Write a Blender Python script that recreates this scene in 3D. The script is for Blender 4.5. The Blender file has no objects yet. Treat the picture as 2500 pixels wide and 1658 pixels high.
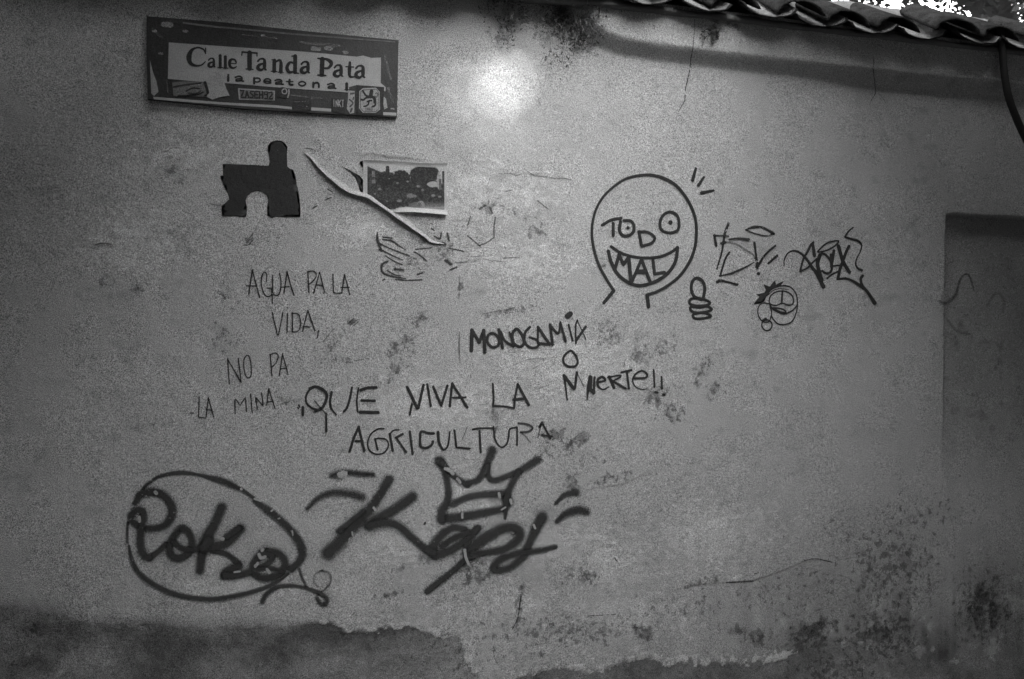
import bpy, bmesh, math, random
import numpy as np
from mathutils import Vector
from mathutils.geometry import tessellate_polygon

random.seed(7)
R = math.radians
sc = bpy.context.scene
col = sc.collection

# ------------------------------------------------------------------ camera
F = 2430.0                    # focal length in pixels of the 2500 px wide photograph
TH = R(18.5)
D = 3.2
cam_d = bpy.data.cameras.new("camera")
cam = bpy.data.objects.new("camera", cam_d)
col.objects.link(cam)
cam.location = (-D * math.sin(TH), -D * math.cos(TH), 1.6)
cam.rotation_euler = (R(90), 0, -TH)
cam_d.sensor_width = 36
cam_d.lens = 36 * F / 2500
cam_d.clip_start = 0.05
cam_d.clip_end = 500
cam_d.dof.use_dof = True
cam_d.dof.focus_distance = 3.15
cam_d.dof.aperture_fstop = 5.6
sc.camera = cam

# ------------------------------------------------------------------ light
SUN_EL = 20.0
SUN_AZ = -7.0                 # degrees to the left of the wall's normal, seen from the wall
sd = Vector((-math.sin(R(SUN_AZ)) * math.cos(R(SUN_EL)), -math.cos(R(SUN_AZ)) * math.cos(R(SUN_EL)), math.sin(R(SUN_EL))))
world = bpy.data.worlds.new("World")
sc.world = world
world.use_nodes = True
wn = world.node_tree
for n in list(wn.nodes):
    wn.nodes.remove(n)
sky = wn.nodes.new("ShaderNodeTexSky")
sky.sky_type = 'NISHITA'
sky.sun_disc = False
sky.dust_density = 0.0
sky.sun_elevation = R(SUN_EL)
sky.sun_rotation = math.atan2(sd.x, sd.y)
bw = wn.nodes.new("ShaderNodeRGBToBW")          # black and white film
bg = wn.nodes.new("ShaderNodeBackground")
bg.inputs[1].default_value = 0.15
wo = wn.nodes.new("ShaderNodeOutputWorld")
wn.links.new(sky.outputs[0], bw.inputs[0])
wn.links.new(bw.outputs[0], bg.inputs[0])
wn.links.new(bg.outputs[0], wo.inputs[0])
sun_d = bpy.data.lights.new("sun", 'SUN')
sun_d.energy = 2.0
sun_d.angle = R(0.7)
sun_d.color = (1, 1, 1)
sun = bpy.data.objects.new("sun", sun_d)
col.objects.link(sun)
sun.location = (0, -20, 20)
sun.rotation_euler = sd.to_track_quat('Z', 'Y').to_euler()

sc.view_settings.view_transform = 'Standard'
sc.view_settings.look = 'None'
sc.view_settings.gamma = 1
sc.view_settings.exposure = 4.6
sc.view_settings.use_curve_mapping = False
sc.cycles.use_denoising = True
sc.cycles.use_adaptive_sampling = False
sc.cycles.max_bounces = 5
sc.cycles.transparent_max_bounces = 24

# ------------------------------------------------------------------ helpers
def tag(o, label=None, cat=None, group=None, kind=None):
    if label: o['label'] = label
    if cat: o['category'] = cat
    if group: o['group'] = group
    if kind: o['kind'] = kind
    return o

def empty(name, loc, label=None, cat=None, group=None, kind=None, parent=None):
    o = bpy.data.objects.new(name, None)
    col.objects.link(o)
    o.location = loc
    o.empty_display_size = 0.1
    tag(o, label, cat, group, kind)
    if parent: adopt(o, parent)
    return o

def world_loc(o):
    v = Vector(o.location)
    p = o.parent
    while p is not None:
        v = v + Vector(p.location)
        p = p.parent
    return v

def adopt(o, parent):                       # no rotations anywhere, so only locations count
    o.parent = parent
    o.location = Vector(o.location) - world_loc(parent)

def mesh_obj(name, verts, faces, mat, parent=None, label=None, smooth=True, attrs=None, center=True):
    V = np.asarray(verts, dtype=np.float64)
    c = (V.min(axis=0) + V.max(axis=0)) / 2 if center else np.zeros(3)
    me = bpy.data.meshes.new(name)
    me.from_pydata((V - c).tolist(), [], faces)
    if attrs:
        for k, a in attrs.items():
            at = me.attributes.new(k, 'FLOAT', 'POINT')
            at.data.foreach_set('value', np.asarray(a, dtype=np.float32))
    me.materials.append(mat)
    if smooth:
        me.polygons.foreach_set('use_smooth', [True] * len(me.polygons))
    me.update()
    o = bpy.data.objects.new(name, me)
    col.objects.link(o)
    o.location = c.tolist()
    if parent: adopt(o, parent)
    if label: o['label'] = label
    return o

def box(verts, faces, x0, x1, y0, y1, z0, z1):
    b = len(verts)
    verts += [(x0, y0, z0), (x1, y0, z0), (x1, y1, z0), (x0, y1, z0), (x0, y0, z1), (x1, y0, z1), (x1, y1, z1), (x0, y1, z1)]
    faces += [(b, b+3, b+2, b+1), (b+4, b+5, b+6, b+7), (b, b+1, b+5, b+4), (b+1, b+2, b+6, b+5), (b+2, b+3, b+7, b+6), (b+3, b, b+4, b+7)]

_rng = np.random.RandomState(11)
_T = [_rng.rand(128, 128) for _ in range(12)]
def vnoise(x, y, seed=0):
    T = _T[seed % 12]
    x = np.asarray(x, dtype=np.float64) + seed * 17.3
    y = np.asarray(y, dtype=np.float64) + seed * 9.1
    xi = np.floor(x).astype(int); yi = np.floor(y).astype(int)
    fx = x - xi; fy = y - yi
    fx = fx * fx * (3 - 2 * fx); fy = fy * fy * (3 - 2 * fy)
    a = T[xi % 128, yi % 128]; b = T[(xi + 1) % 128, yi % 128]
    c = T[xi % 128, (yi + 1) % 128]; d = T[(xi + 1) % 128, (yi + 1) % 128]
    return a + (b - a) * fx + (c - a) * fy + (a - b - c + d) * fx * fy
def fbm(x, y, seed=0, o=4):
    s = 0; w = 1; t = 0
    for k in range(o):
        s = s + w * vnoise(x * 2 ** k, y * 2 ** k, seed + k); t += w; w *= 0.55
    return s / t
def sstep(a, b, x):
    t = np.clip((x - a) / (b - a), 0, 1)
    return t * t * (3 - 2 * t)

# ------------------------------------------------------------------ materials
GRAIN = 0.85
def new_mat(name):
    m = bpy.data.materials.new(name)
    m.use_nodes = True
    nt = m.node_tree
    for n in list(nt.nodes): nt.nodes.remove(n)
    out = nt.nodes.new("ShaderNodeOutputMaterial")
    return m, nt, out
def math_node(nt, op, a, b=None, clamp=False, c=None):
    n = nt.nodes.new("ShaderNodeMath"); n.operation = op; n.use_clamp = clamp
    for i, v in enumerate((a, b, c)):
        if v is None: continue
        if isinstance(v, (int, float)): n.inputs[i].default_value = v
        else: nt.links.new(v, n.inputs[i])
    return n.outputs[0]
def noise_node(nt, scale, detail=2.0, rough=0.5, pos=None, stretch=None):
    if pos is None:
        g = nt.nodes.new("ShaderNodeNewGeometry"); pos = g.outputs["Position"]
    if stretch:
        mp = nt.nodes.new("ShaderNodeMapping"); mp.inputs["Scale"].default_value = stretch
        nt.links.new(pos, mp.inputs[0]); pos = mp.outputs[0]
    n = nt.nodes.new("ShaderNodeTexNoise")
    n.inputs["Scale"].default_value = scale; n.inputs["Detail"].default_value = detail; n.inputs["Roughness"].default_value = rough
    nt.links.new(pos, n.inputs["Vector"])
    return n.outputs["Fac"]
def grain(nt, amount=GRAIN):
    """sandy grains in the render coat: a fine speckle of about one millimetre and one of three"""
    a = noise_node(nt, 680, 1.0); b = noise_node(nt, 400, 1.0)
    s = math_node(nt, 'ADD', a, b)
    s = math_node(nt, 'SUBTRACT', s, 1.0)
    return math_node(nt, 'MULTIPLY', s, amount * 3.2)     # about -1..1 times amount
def rough_bsdf(nt, out, color, rough=0.9, bump=None, dist=0.001, strength=1.0, spec=0.2):
    p = nt.nodes.new("ShaderNodeBsdfPrincipled")
    p.inputs["Roughness"].default_value = rough
    p.inputs["Specular IOR Level"].default_value = spec
    if isinstance(color, (int, float)): p.inputs["Base Color"].default_value = (color,) * 3 + (1,)
    else:
        cb = nt.nodes.new("ShaderNodeCombineColor")
        for k in range(3): nt.links.new(color, cb.inputs[k])
        nt.links.new(cb.outputs[0], p.inputs["Base Color"])
    if bump is not None:
        b = nt.nodes.new("ShaderNodeBump"); b.inputs["Distance"].default_value = dist; b.inputs["Strength"].default_value = strength
        nt.links.new(bump, b.inputs["Height"]); nt.links.new(b.outputs[0], p.inputs["Normal"])
    return p
def grey(name, v, rough=0.85, mottle=0.25, mscale=14, g=GRAIN, bumpd=0.0012, spec=0.2):
    m, nt, out = new_mat(name)
    mo = noise_node(nt, mscale, 5, 0.6)
    f = math_node(nt, 'MULTIPLY_ADD', math_node(nt, 'SUBTRACT', mo, 0.5), mottle * 2, c=1.0)
    gr = math_node(nt, 'ADD', f, grain(nt, g))
    c = math_node(nt, 'MULTIPLY', gr, v)
    c = math_node(nt, 'MAXIMUM', c, v * 0.2)
    p = rough_bsdf(nt, out, c, rough, noise_node(nt, 160, 4), bumpd, 1.0, spec)
    nt.links.new(p.outputs[0], out.inputs[0])
    return m

def wall_material():
    m, nt, out = new_mat("lime_plaster")
    at = nt.nodes.new("ShaderNodeAttribute"); at.attribute_name = "stain_shade"
    st = at.outputs["Fac"]
    big = noise_node(nt, 1.7, 5, 0.55)
    mid = noise_node(nt, 9, 6, 0.6)
    rub = noise_node(nt, 26, 5, 0.7, stretch=(1, 1, 0.45))
    base = math_node(nt, 'MULTIPLY_ADD', math_node(nt, 'SUBTRACT', big, 0.5), 0.30, c=1.0)
    base = math_node(nt, 'ADD', base, math_node(nt, 'MULTIPLY', math_node(nt, 'SUBTRACT', mid, 0.5), 0.28))
    base = math_node(nt, 'ADD', base, math_node(nt, 'MULTIPLY', math_node(nt, 'SUBTRACT', rub, 0.5), 0.14))
    g = math_node(nt, 'ADD', base, grain(nt))
    # stain: 0 clean plaster, 1 bare dark earth; below zero a fresh white chip; painted shade too
    alb = nt.nodes.new("ShaderNodeMapRange"); alb.clamp = True
    nt.links.new(st, alb.inputs[0])
    alb.inputs[1].default_value = -0.5; alb.inputs[2].default_value = 1.0
    alb.inputs[3].default_value = 0.64; alb.inputs[4].default_value = 0.10
    fa_ = nt.nodes.new("ShaderNodeAttribute"); fa_.attribute_name = "scrape"
    fn_ = math_node(nt, 'ADD', noise_node(nt, 44, 9, 0.72), math_node(nt, 'MULTIPLY', fa_.outputs["Fac"], 0.182))
    fl = nt.nodes.new("ShaderNodeMapRange"); fl.interpolation_type = 'SMOOTHSTEP'
    nt.links.new(fn_, fl.inputs[0]); fl.inputs[1].default_value = 0.665; fl.inputs[2].default_value = 0.72
    fl.inputs[3].default_value = 1.0; fl.inputs[4].default_value = 0.50
    pa_ = nt.nodes.new("ShaderNodeAttribute"); pa_.attribute_name = "lime"
    pn_ = math_node(nt, 'ADD', noise_node(nt, 30, 9, 0.68, stretch=(1, 1, 1.6)), math_node(nt, 'MULTIPLY', pa_.outputs["Fac"], 0.22))
    pm = nt.nodes.new("ShaderNodeMapRange"); pm.interpolation_type = 'SMOOTHSTEP'
    nt.links.new(pn_, pm.inputs[0]); pm.inputs[1].default_value = 0.62; pm.inputs[2].default_value = 0.65
    pm.inputs[3].default_value = 1.0; pm.inputs[4].default_value = 1.20
    c = math_node(nt, 'MULTIPLY', g, alb.outputs[0])
    c = math_node(nt, 'MULTIPLY', math_node(nt, 'MULTIPLY', c, fl.outputs[0]), pm.outputs[0])
    c = math_node(nt, 'MAXIMUM', c, 0.02)
    hb = math_node(nt, 'ADD', noise_node(nt, 60, 5, 0.6), math_node(nt, 'MULTIPLY', noise_node(nt, 12, 5, 0.6), 2.2))
    hb = math_node(nt, 'ADD', hb, math_node(nt, 'MULTIPLY', noise_node(nt, 7, 6, 0.65, stretch=(1, 1, 1.5)), 1.6))
    hb = math_node(nt, 'ADD', hb, math_node(nt, 'MULTIPLY', fl.outputs[0], 0.5))
    hb = math_node(nt, 'ADD', hb, math_node(nt, 'MULTIPLY', pm.outputs[0], 1.0))
    p = rough_bsdf(nt, out, c, 0.92, hb, 0.0018, 1.0, 0.15)
    nt.links.new(p.outputs[0], out.inputs[0])
    return m

def paint_material(name, v, soft, ragged, wear, strength=1.0, nscale=120):
    """paint or ink on the plaster: opaque along a stroke's middle, ragged or misty at its edge, worn in places"""
    m, nt, out = new_mat(name)
    ad = nt.nodes.new("ShaderNodeAttribute"); ad.attribute_name = "edge"
    ao = nt.nodes.new("ShaderNodeAttribute"); ao.attribute_name = "ink"
    n1 = noise_node(nt, nscale, 3, 0.6)
    n2 = noise_node(nt, 620, 1, 0.5)
    d = math_node(nt, 'ADD', ad.outputs["Fac"], math_node(nt, 'MULTIPLY', math_node(nt, 'SUBTRACT', n1, 0.5), ragged))
    d = math_node(nt, 'ADD', d, math_node(nt, 'MULTIPLY', math_node(nt, 'SUBTRACT', n2, 0.5), soft * 1.3))
    mr = nt.nodes.new("ShaderNodeMapRange"); mr.interpolation_type = 'SMOOTHSTEP'
    nt.links.new(d, mr.inputs[0])
    mr.inputs[1].default_value = 1.0 - soft; mr.inputs[2].default_value = 1.0
    mr.inputs[3].default_value = 1.0; mr.inputs[4].default_value = 0.0
    w = nt.nodes.new("ShaderNodeMapRange"); w.interpolation_type = 'SMOOTHSTEP'
    nt.links.new(noise_node(nt, 75, 7, 0.75), w.inputs[0])
    w.inputs[1].default_value = wear; w.inputs[2].default_value = wear - 0.06
    w.inputs[3].default_value = 0.0; w.inputs[4].default_value = 1.0
    if wear >= 1: a = mr.outputs[0]
    else: a = math_node(nt, 'MULTIPLY', mr.outputs[0], w.outputs[0])
    a = math_node(nt, 'MULTIPLY', a, math_node(nt, 'MULTIPLY', ao.outputs["Fac"], strength), clamp=True)
    c = math_node(nt, 'MULTIPLY', math_node(nt, 'ADD', grain(nt, 0.5), 1.0), v)
    c = math_node(nt, 'MAXIMUM', c, v * 0.3)
    hb = math_node(nt, 'ADD', noise_node(nt, 60, 5, 0.6), math_node(nt, 'MULTIPLY', noise_node(nt, 12, 5, 0.6), 2.2))
    p = rough_bsdf(nt, out, c, 0.75, hb, 0.0022, 1.0, 0.2)
    tr = nt.nodes.new("ShaderNodeBsdfTransparent")
    mx = nt.nodes.new("ShaderNodeMixShader")
    nt.links.new(a, mx.inputs[0]); nt.links.new(tr.outputs[0], mx.inputs[1]); nt.links.new(p.outputs[0], mx.inputs[2])
    nt.links.new(mx.outputs[0], out.inputs[0])
    return m

M = {}
M['wall'] = wall_material()
M['marker'] = paint_material("black_marker", 0.038, 0.30, 0.25, 0.70)
M['pen'] = paint_material("thin_marker", 0.035, 0.5, 0.5, 0.66, 0.95)
M['fat'] = paint_material("paint_marker", 0.038, 0.22, 0.10, 1.0)
M['dry'] = paint_material("dry_brush_ink", 0.038, 0.45, 0.7, 0.63, 0.97, 160)
M['spray'] = paint_material("spray_paint", 0.050, 0.72, 0.14, 0.68, 0.93, 40)
M['mist'] = paint_material("thin_spray_paint", 0.040, 0.95, 0.15, 1.0, 0.85, 40)
M['crack'] = paint_material("crack_dirt", 0.045, 0.6, 1.0, 0.60, 0.9, 150)
M['scab'] = paint_material("scraped_dirt", 0.06, 0.7, 1.0, 0.66, 0.9, 130)
M['chip'] = paint_material("bare_plaster_chip", 0.50, 0.3, 0.8, 1.0, 1.0, 110)
M['stencil'] = paint_material("stencil_black", 0.040, 0.15, 0.1, 0.74)
M['sign_black'] = grey("enamel_black", 0.038, 0.45, 0.5, 30, 0.55, 0.0006, 0.4)
M['sign_text'] = grey("enamel_lettering", 0.035, 0.5, 0.4, 60, 0.55, 0.0003)
M['sign_white'] = grey("enamel_white", 0.40, 0.5, 0.22, 24, 0.3, 0.0004, 0.35)
M['sticker_light'] = grey("sticker_paper", 0.36, 0.7, 0.30, 60, 0.4, 0.0004)
M['sticker_grey'] = grey("sticker_grey", 0.17, 0.7, 0.5, 70, 0.5, 0.0004)
M['sticker_dark'] = grey("sticker_dark", 0.042, 0.6, 0.5, 70, 0.6, 0.0004)
M['paper'] = grey("poster_paper", 0.52, 0.8, 0.12, 20, 0.3, 0.0006)
M['flap'] = grey("limewash_flap", 0.47, 0.9, 0.15, 20, 0.7, 0.001)
M['halo'] = paint_material("overspray", 0.05, 1.0, 0.1, 1.0, 1.0, 60)
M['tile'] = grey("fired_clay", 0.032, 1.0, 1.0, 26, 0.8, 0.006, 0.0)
M['tile_light'] = grey("pale_clay", 0.20, 1.0, 0.9, 34, 0.7, 0.006, 0.0)
M['mortar'] = grey("mortar", 0.15, 0.95, 0.5, 18, 0.4, 0.005)
M['masonry'] = grey("adobe", 0.20, 0.95, 0.3, 6, 0.3, 0.004)
M['blocker_house'] = grey("blocker_plaster", 0.07, 0.9, 0.2, 2, 0.1, 0.002)
M['path'] = grey("path_stone", 0.12, 0.9, 0.3, 5, 0.2, 0.004)
M['leaf'] = grey("leaf", 0.03, 0.6, 0.3, 40, 0.3, 0.0003)
M['bark'] = grey("bark", 0.05, 0.9, 0.3, 40, 0.3, 0.002)
M['moss'] = grey("dry_moss", 0.10, 0.95, 0.7, 60, 0.5, 0.001)
M['straw'] = grey("straw", 0.36, 0.9, 0.4, 60, 0.4, 0.001)
M['dark_band'] = grey("dark_sheath", 0.022, 0.7, 0.2, 40, 0.3, 0.0003)

# ------------------------------------------------------------------ wall relief
C0 = np.array(cam.location)
fwd = np.array([math.sin(TH), math.cos(TH), 0.0]); rgt = np.array([math.cos(TH), -math.sin(TH), 0.0])
def ray_plane(px, py, h):
    """where the sight line of a photograph pixel meets the plane h metres in front of the wall"""
    px = np.asarray(px, float); py = np.asarray(py, float)
    s = (px - 1250) / F; q = (829 - py) / F
    dx = fwd[0] + rgt[0] * s; dy = fwd[1] + rgt[1] * s
    t = (-h - C0[1]) / dy
    return C0[0] + t * dx, C0[2] + t * q
def to_px(x, z):
    dx = x - C0[0]; dy = -C0[1]
    depth = dx * fwd[0] + dy * fwd[1]
    return 1250 + F * (dx * rgt[0] + dy * rgt[1]) / depth, 829 - F * (z - C0[2]) / depth

us = np.concatenate([np.arange(-2.4, -1.56, 0.03), np.arange(-1.56, 2.24, 0.004), np.arange(2.24, 3.3, 0.03)])
zs = np.concatenate([np.arange(0.0, 0.2, 0.03), np.arange(0.2, 2.72, 0.004)])
U, Z = np.meshgrid(us, zs, indexing='ij')
PX, PY = to_px(U, Z)

def seg_dist(pts, PX, PY):
    """distance to a polyline, the parameter of the nearest point (0..1) and the side"""
    pts = np.asarray(pts, float)
    L = np.concatenate([[0], np.cumsum(np.hypot(*np.diff(pts, axis=0).T))])
    best = np.full(PX.shape, 1e9); par = np.zeros(PX.shape); side = np.zeros(PX.shape)
    for i in range(len(pts) - 1):
        a, b = pts[i], pts[i + 1]
        ab = b - a; l2 = (ab ** 2).sum()
        t = np.clip(((PX - a[0]) * ab[0] + (PY - a[1]) * ab[1]) / l2, 0, 1)
        dx = PX - a[0] - t * ab[0]; dy = PY - a[1] - t * ab[1]
        d = np.hypot(dx, dy)
        m = d < best
        best[m] = d[m]; par[m] = ((L[i] + t * math.sqrt(l2)) / L[-1])[m]
        side[m] = np.sign(ab[0] * dy - ab[1] * dx)[m]
    return best, par, side

H = 0.010 * (fbm(U * 1.3, Z * 1.3, 1, 3) - 0.5) + 0.004 * (fbm(U * 6, Z * 6, 3, 3) - 0.5) + 0.0012 * (fbm(U * 28, Z * 22, 5, 4) - 0.5)
S = 0.10 * (fbm(U * 3.1, Z * 2.3, 2, 5) - 0.5)
S += 0.22 * sstep(0.60, 0.80, fbm(U * 22, Z * 30, 4, 4)) * sstep(0.42, 0.62, fbm(U * 2.2, Z * 2.6, 6, 2))

# projecting band under the tiles
crease = [(1352, -60), (1366, 0), (1380, 45), (1405, 82), (1450, 112), (1500, 133), (1600, 149), (1750, 167), (2000, 194), (2250, 222), (2500, 245), (2800, 280)]
cd, cp, cs = seg_dist(crease, PX, PY)
sgn = np.where(cs < 0, cd, -cd)
H += 0.050 * sstep(-4, 36, sgn) + 0.006 * sstep(30, 130, sgn)
# blocked-up niche at the right
nu, nz0, nz1 = ray_plane(2311, 521, 0)[0], ray_plane(2311, 980, 0)[1], ray_plane(2400, 527, 0)[1]
inn = (U > nu - (nz1 - Z) * 0.02) & (Z < nz1)
ndepth = 0.008 + 0.026 * sstep(nz0, nz1, Z)
nf = sstep(nz0 - 0.50, nz0 + 0.15, Z)
wob = 0.004 * (fbm(U * 40, Z * 40, 2, 3) - 0.5)
im = sstep(-0.006, 0.006, U - (nu - (nz1 - Z) * 0.02) + wob) * sstep(-0.005, 0.005, nz1 - Z + wob)
H -= im * ndepth * nf
S += im * 0.50 * nf * (0.85 + 0.6 * (fbm(U * 9, Z * 7, 6, 4) - 0.5))  # shade of the recess put into the wall tone, fading downwards

# loose sheet of old paper and limewash with a rolled edge
fold = [(744, 373), (759, 386), (782, 414), (812, 441), (839, 464), (867, 475), (894, 482), (917, 496), (945, 515), (972, 535), (1005, 558), (1035, 577), (1053, 591), (1085, 595)]
fd, fp, fs = seg_dist(fold, PX, PY)
amp = np.sin(np.pi * np.clip(fp, 0, 1)) ** 0.6
H += np.where(fs < 0, 0.004 * amp * np.exp(-fd / 42.0), 0)
H -= np.where(fs > 0, 0.003 * amp * np.exp(-fd / 30.0), 0)

# scabs, bare spots and dirt: (x, y, rx, ry, turn, threshold, darkness, grain of the patch per metre)
spots = [
 (1375,1075,75,40,20,.50,.85,60),(1440,1120,95,70,25,.60,.85,80),(1395,1185,36,62,0,.54,.75,80),(1330,1105,60,40,30,.56,.7,70),(1500,1165,80,22,-12,.50,.8,90),
 (1420,1070,28,22,0,.38,.8,70),(1600,965,52,42,0,.50,.7,60),(1640,1010,50,46,0,.52,.75,60),(1715,905,26,66,30,.50,.65,60),(1740,950,28,50,10,.52,.6,60),
 (1560,868,66,40,-25,.52,.55,50),(1490,815,46,40,-60,.50,.65,60),(1475,790,50,20,20,.54,.6,60),(1620,850,70,45,-30,.56,.55,60),(1000,830,38,90,10,.56,.7,70),
 (1025,775,26,22,0,.48,.7,60),(965,905,30,46,20,.52,.7,80),(960,850,22,40,20,.52,.65,80),(858,785,17,12,-30,.36,.7,90),(820,830,20,44,35,.50,.6,80),
 (540,720,44,60,0,.46,.30,40),(545,830,50,66,0,.46,.30,40),(430,420,54,56,0,.50,.40,60),(258,690,36,40,0,.50,.55,70),(328,705,26,15,10,.40,.7,80),
 (605,590,30,26,-40,.50,.6,70),(656,588,14,12,0,.48,.5,80),(1182,508,26,22,0,.44,.5,90),(1200,500,20,26,0,.48,.5,90),(1312,565,32,32,0,.48,.6,80),
 (1235,505,26,14,0,.50,.4,80),(1290,530,90,40,0,.58,.4,80),(1030,585,26,22,0,.42,.7,90),(1085,610,36,50,0,.50,.7,80),(1010,640,60,40,0,.58,.7,90),
 (1122,705,12,44,0,.46,.35,60),(1240,760,90,12,-12,.48,.55,70),(1206,1012,15,15,0,.22,.6,60),(1210,1050,10,18,0,.44,.6,70),
 (1150,1370,62,24,10,.50,.65,80),(1140,1395,40,40,40,.50,.75,80),(1175,1405,30,26,0,.42,.75,70),(1035,1368,40,14,10,.46,.7,80),(975,1385,36,14,0,.48,.6,80),
 (960,1452,40,12,-10,.46,.7,80),(1268,1470,10,70,5,.42,.5,60),(1437,1410,50,26,0,.50,.7,80),(1400,1400,60,30,-20,.56,.6,80),(1568,1548,34,28,30,.30,.65,50),
 (1850,1555,44,30,0,.40,.55,50),(1790,1540,60,18,5,.44,.45,50),(1720,1420,70,16,-12,.44,.45,60),(1830,1450,80,60,0,.56,.4,50),(1950,1430,160,120,0,.58,.45,40),
 (2180,1380,150,150,0,.44,.40,30),(2050,1300,90,60,0,.56,.4,40),(1990,1540,90,46,-15,.34,.6,36),(2150,1560,120,80,0,.40,.7,30),(2400,1480,90,120,0,.42,.55,26),
 (2250,1250,200,80,0,.52,.35,30),(2040,1640,140,60,0,.24,.7,30),(1700,1480,140,60,0,.56,.4,50),(1620,1480,90,60,-20,.58,.45,50),(1430,1540,200,50,0,.56,.4,50),
 (1215,90,40,24,30,.44,.5,80),(1240,60,30,40,0,.42,.6,80),(1390,70,60,70,0,.40,.6,60),(1340,60,60,50,0,.42,.55,60),(1440,100,30,50,10,.42,.65,70),
 (1740,60,60,34,10,.46,.5,70),(1730,85,30,22,10,.40,.6,70),(700,980,40,16,0,.46,.55,70),(390,1040,60,20,0,.56,.4,70),(820,880,90,20,-6,.54,.5,80),
 (1470,650,14,8,0,.4,.6,90),(1350,1230,200,80,0,.62,.5,90),(1660,1190,200,130,0,.63,.5,70),(1560,1250,160,120,0,.63,.45,60),(110,1540,160,40,0,.5,.3,40),
]
SC = np.zeros_like(S); LM = np.zeros_like(S)
for (x, y, rx, ry, an, th, dk, gs) in spots:
    ca, sa = math.cos(R(an)), math.sin(R(an))
    m = (abs(PX - x) < 2.2 * max(rx, ry)) & (abs(PY - y) < 2.2 * max(rx, ry))
    if not m.any(): continue
    dx = PX[m] - x; dy = PY[m] - y
    e = ((dx * ca + dy * sa) / rx) ** 2 + ((-dx * sa + dy * ca) / ry) ** 2
    g = np.exp(-e * 0.9)
    n = fbm(U[m] * gs, Z[m] * gs, int(x + y) % 9, 4)
    SC[m] = np.maximum(SC[m], g * min(1.0, 0.25 + 0.9 * dk * (0.62 - th) / 0.12 + 0.25))
    th -= 0.035
    k = sstep(th, th + (0.10 if max(rx, ry) < 78 else 0.24), n - 0.55 * (1 - g)) * dk * (0.72 + 0.5 * (fbm(U[m] * 40, Z[m] * 40, 4, 3) - 0.5))
    soft = 0.12 * dk * g
    S[m] = np.maximum(S[m], k) + soft * 0.5
    H[m] -= 0.0014 * k

# foot of the wall: the plaster has come off, bare earth-coloured render below a ragged edge
wr = sstep(1450, 2250, PX) * sstep(1220, 1600, PY)
S += wr * (0.16 + 1.15 * (fbm(U * 5, Z * 4, 5, 6) - 0.45) + 0.5 * (fbm(U * 24, Z * 3.5, 7, 4) - 0.5))
wc = np.exp(-((PX - 1150) / 330.0) ** 2) * sstep(1330, 1560, PY)
SC = np.clip(SC + 0.55 * wc + 0.12 * wr, 0, 1); LM = np.clip(LM + 0.8 * wc, 0, 1)
wl = sstep(1150, 1550, PY)
S += wl * (0.05 + 0.35 * (fbm(U * 20, Z * 3.0, 3, 5) - 0.5))
foot = [(-300,1468),(-50,1480),(60,1490),(150,1500),(215,1528),(330,1528),(480,1532),(620,1534),(720,1530),(800,1518),(840,1534),(905,1545),(950,1538),(1000,1530),(1040,1542),
        (1085,1550),(1122,1556),(1132,1580),(1128,1604),(1150,1640),(1190,1672),(1250,1664),(1275,1650),(1330,1632),(1400,1634),(1470,1632),(1530,1612),(1570,1604),(1620,1616),(1700,1616),(1790,1620),
        (1850,1612),(1930,1600),(2010,1570),(2060,1560),(2130,1590),(2200,1600),(2300,1612),(2420,1600),(2700,1560)]
ft = np.array(foot, float)
fy = np.interp(PX, ft[:, 0], ft[:, 1])
jag = np.interp(PX, [0, 600, 900], [.4, .5, 1]) * 34 * (fbm(U * 14, Z * 22, 7, 5) - 0.5) + 16 * (fbm(U * 60, Z * 60, 3, 3) - 0.5)
below = PY - fy + jag
blur = np.interp(PX, [0, 650, 800, 1200, 1900, 2100, 2500], [44, 36, 10, 6, 10, 44, 54])
e = sstep(-blur, blur, below) * np.interp(PX, [0, 850, 1130, 1260, 1400], [1, 1, .72, .85, 1])
tone = 0.76 + 0.85 * (fbm(U * 6, Z * 10, 8, 6) - 0.5) + 0.30 * (fbm(U * 45, Z * 45, 2, 4) - 0.5) + 0.26 * np.exp(-np.clip(below, 0, None) / 34.0) * (PX < 1100)  # last term paints a soft shadow under the left plaster edge
damp = np.interp(PX, [0, 500, 1100, 1300, 1700, 2000, 2500], [.26, .20, .12, .16, .20, .40, .45]) * np.exp(-np.clip(-below, 0, None) / np.interp(PX, [0, 1200, 1900, 2500], [40, 40, 110, 200])) * (0.55 + 0.9 * fbm(U * 8, Z * 8, 5, 5))
S = (S + damp) * (1 - e) + tone * e
H += 0.006 * (fbm(U * 16, Z * 16, 6, 5) - 0.5) * sstep(0, 14, below)
H -= 0.0036 * sstep(-6, 12, below) * np.interp(PX, [0, 600, 850, 1900, 2200], [.5, .6, 1, 1, .4])
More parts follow.
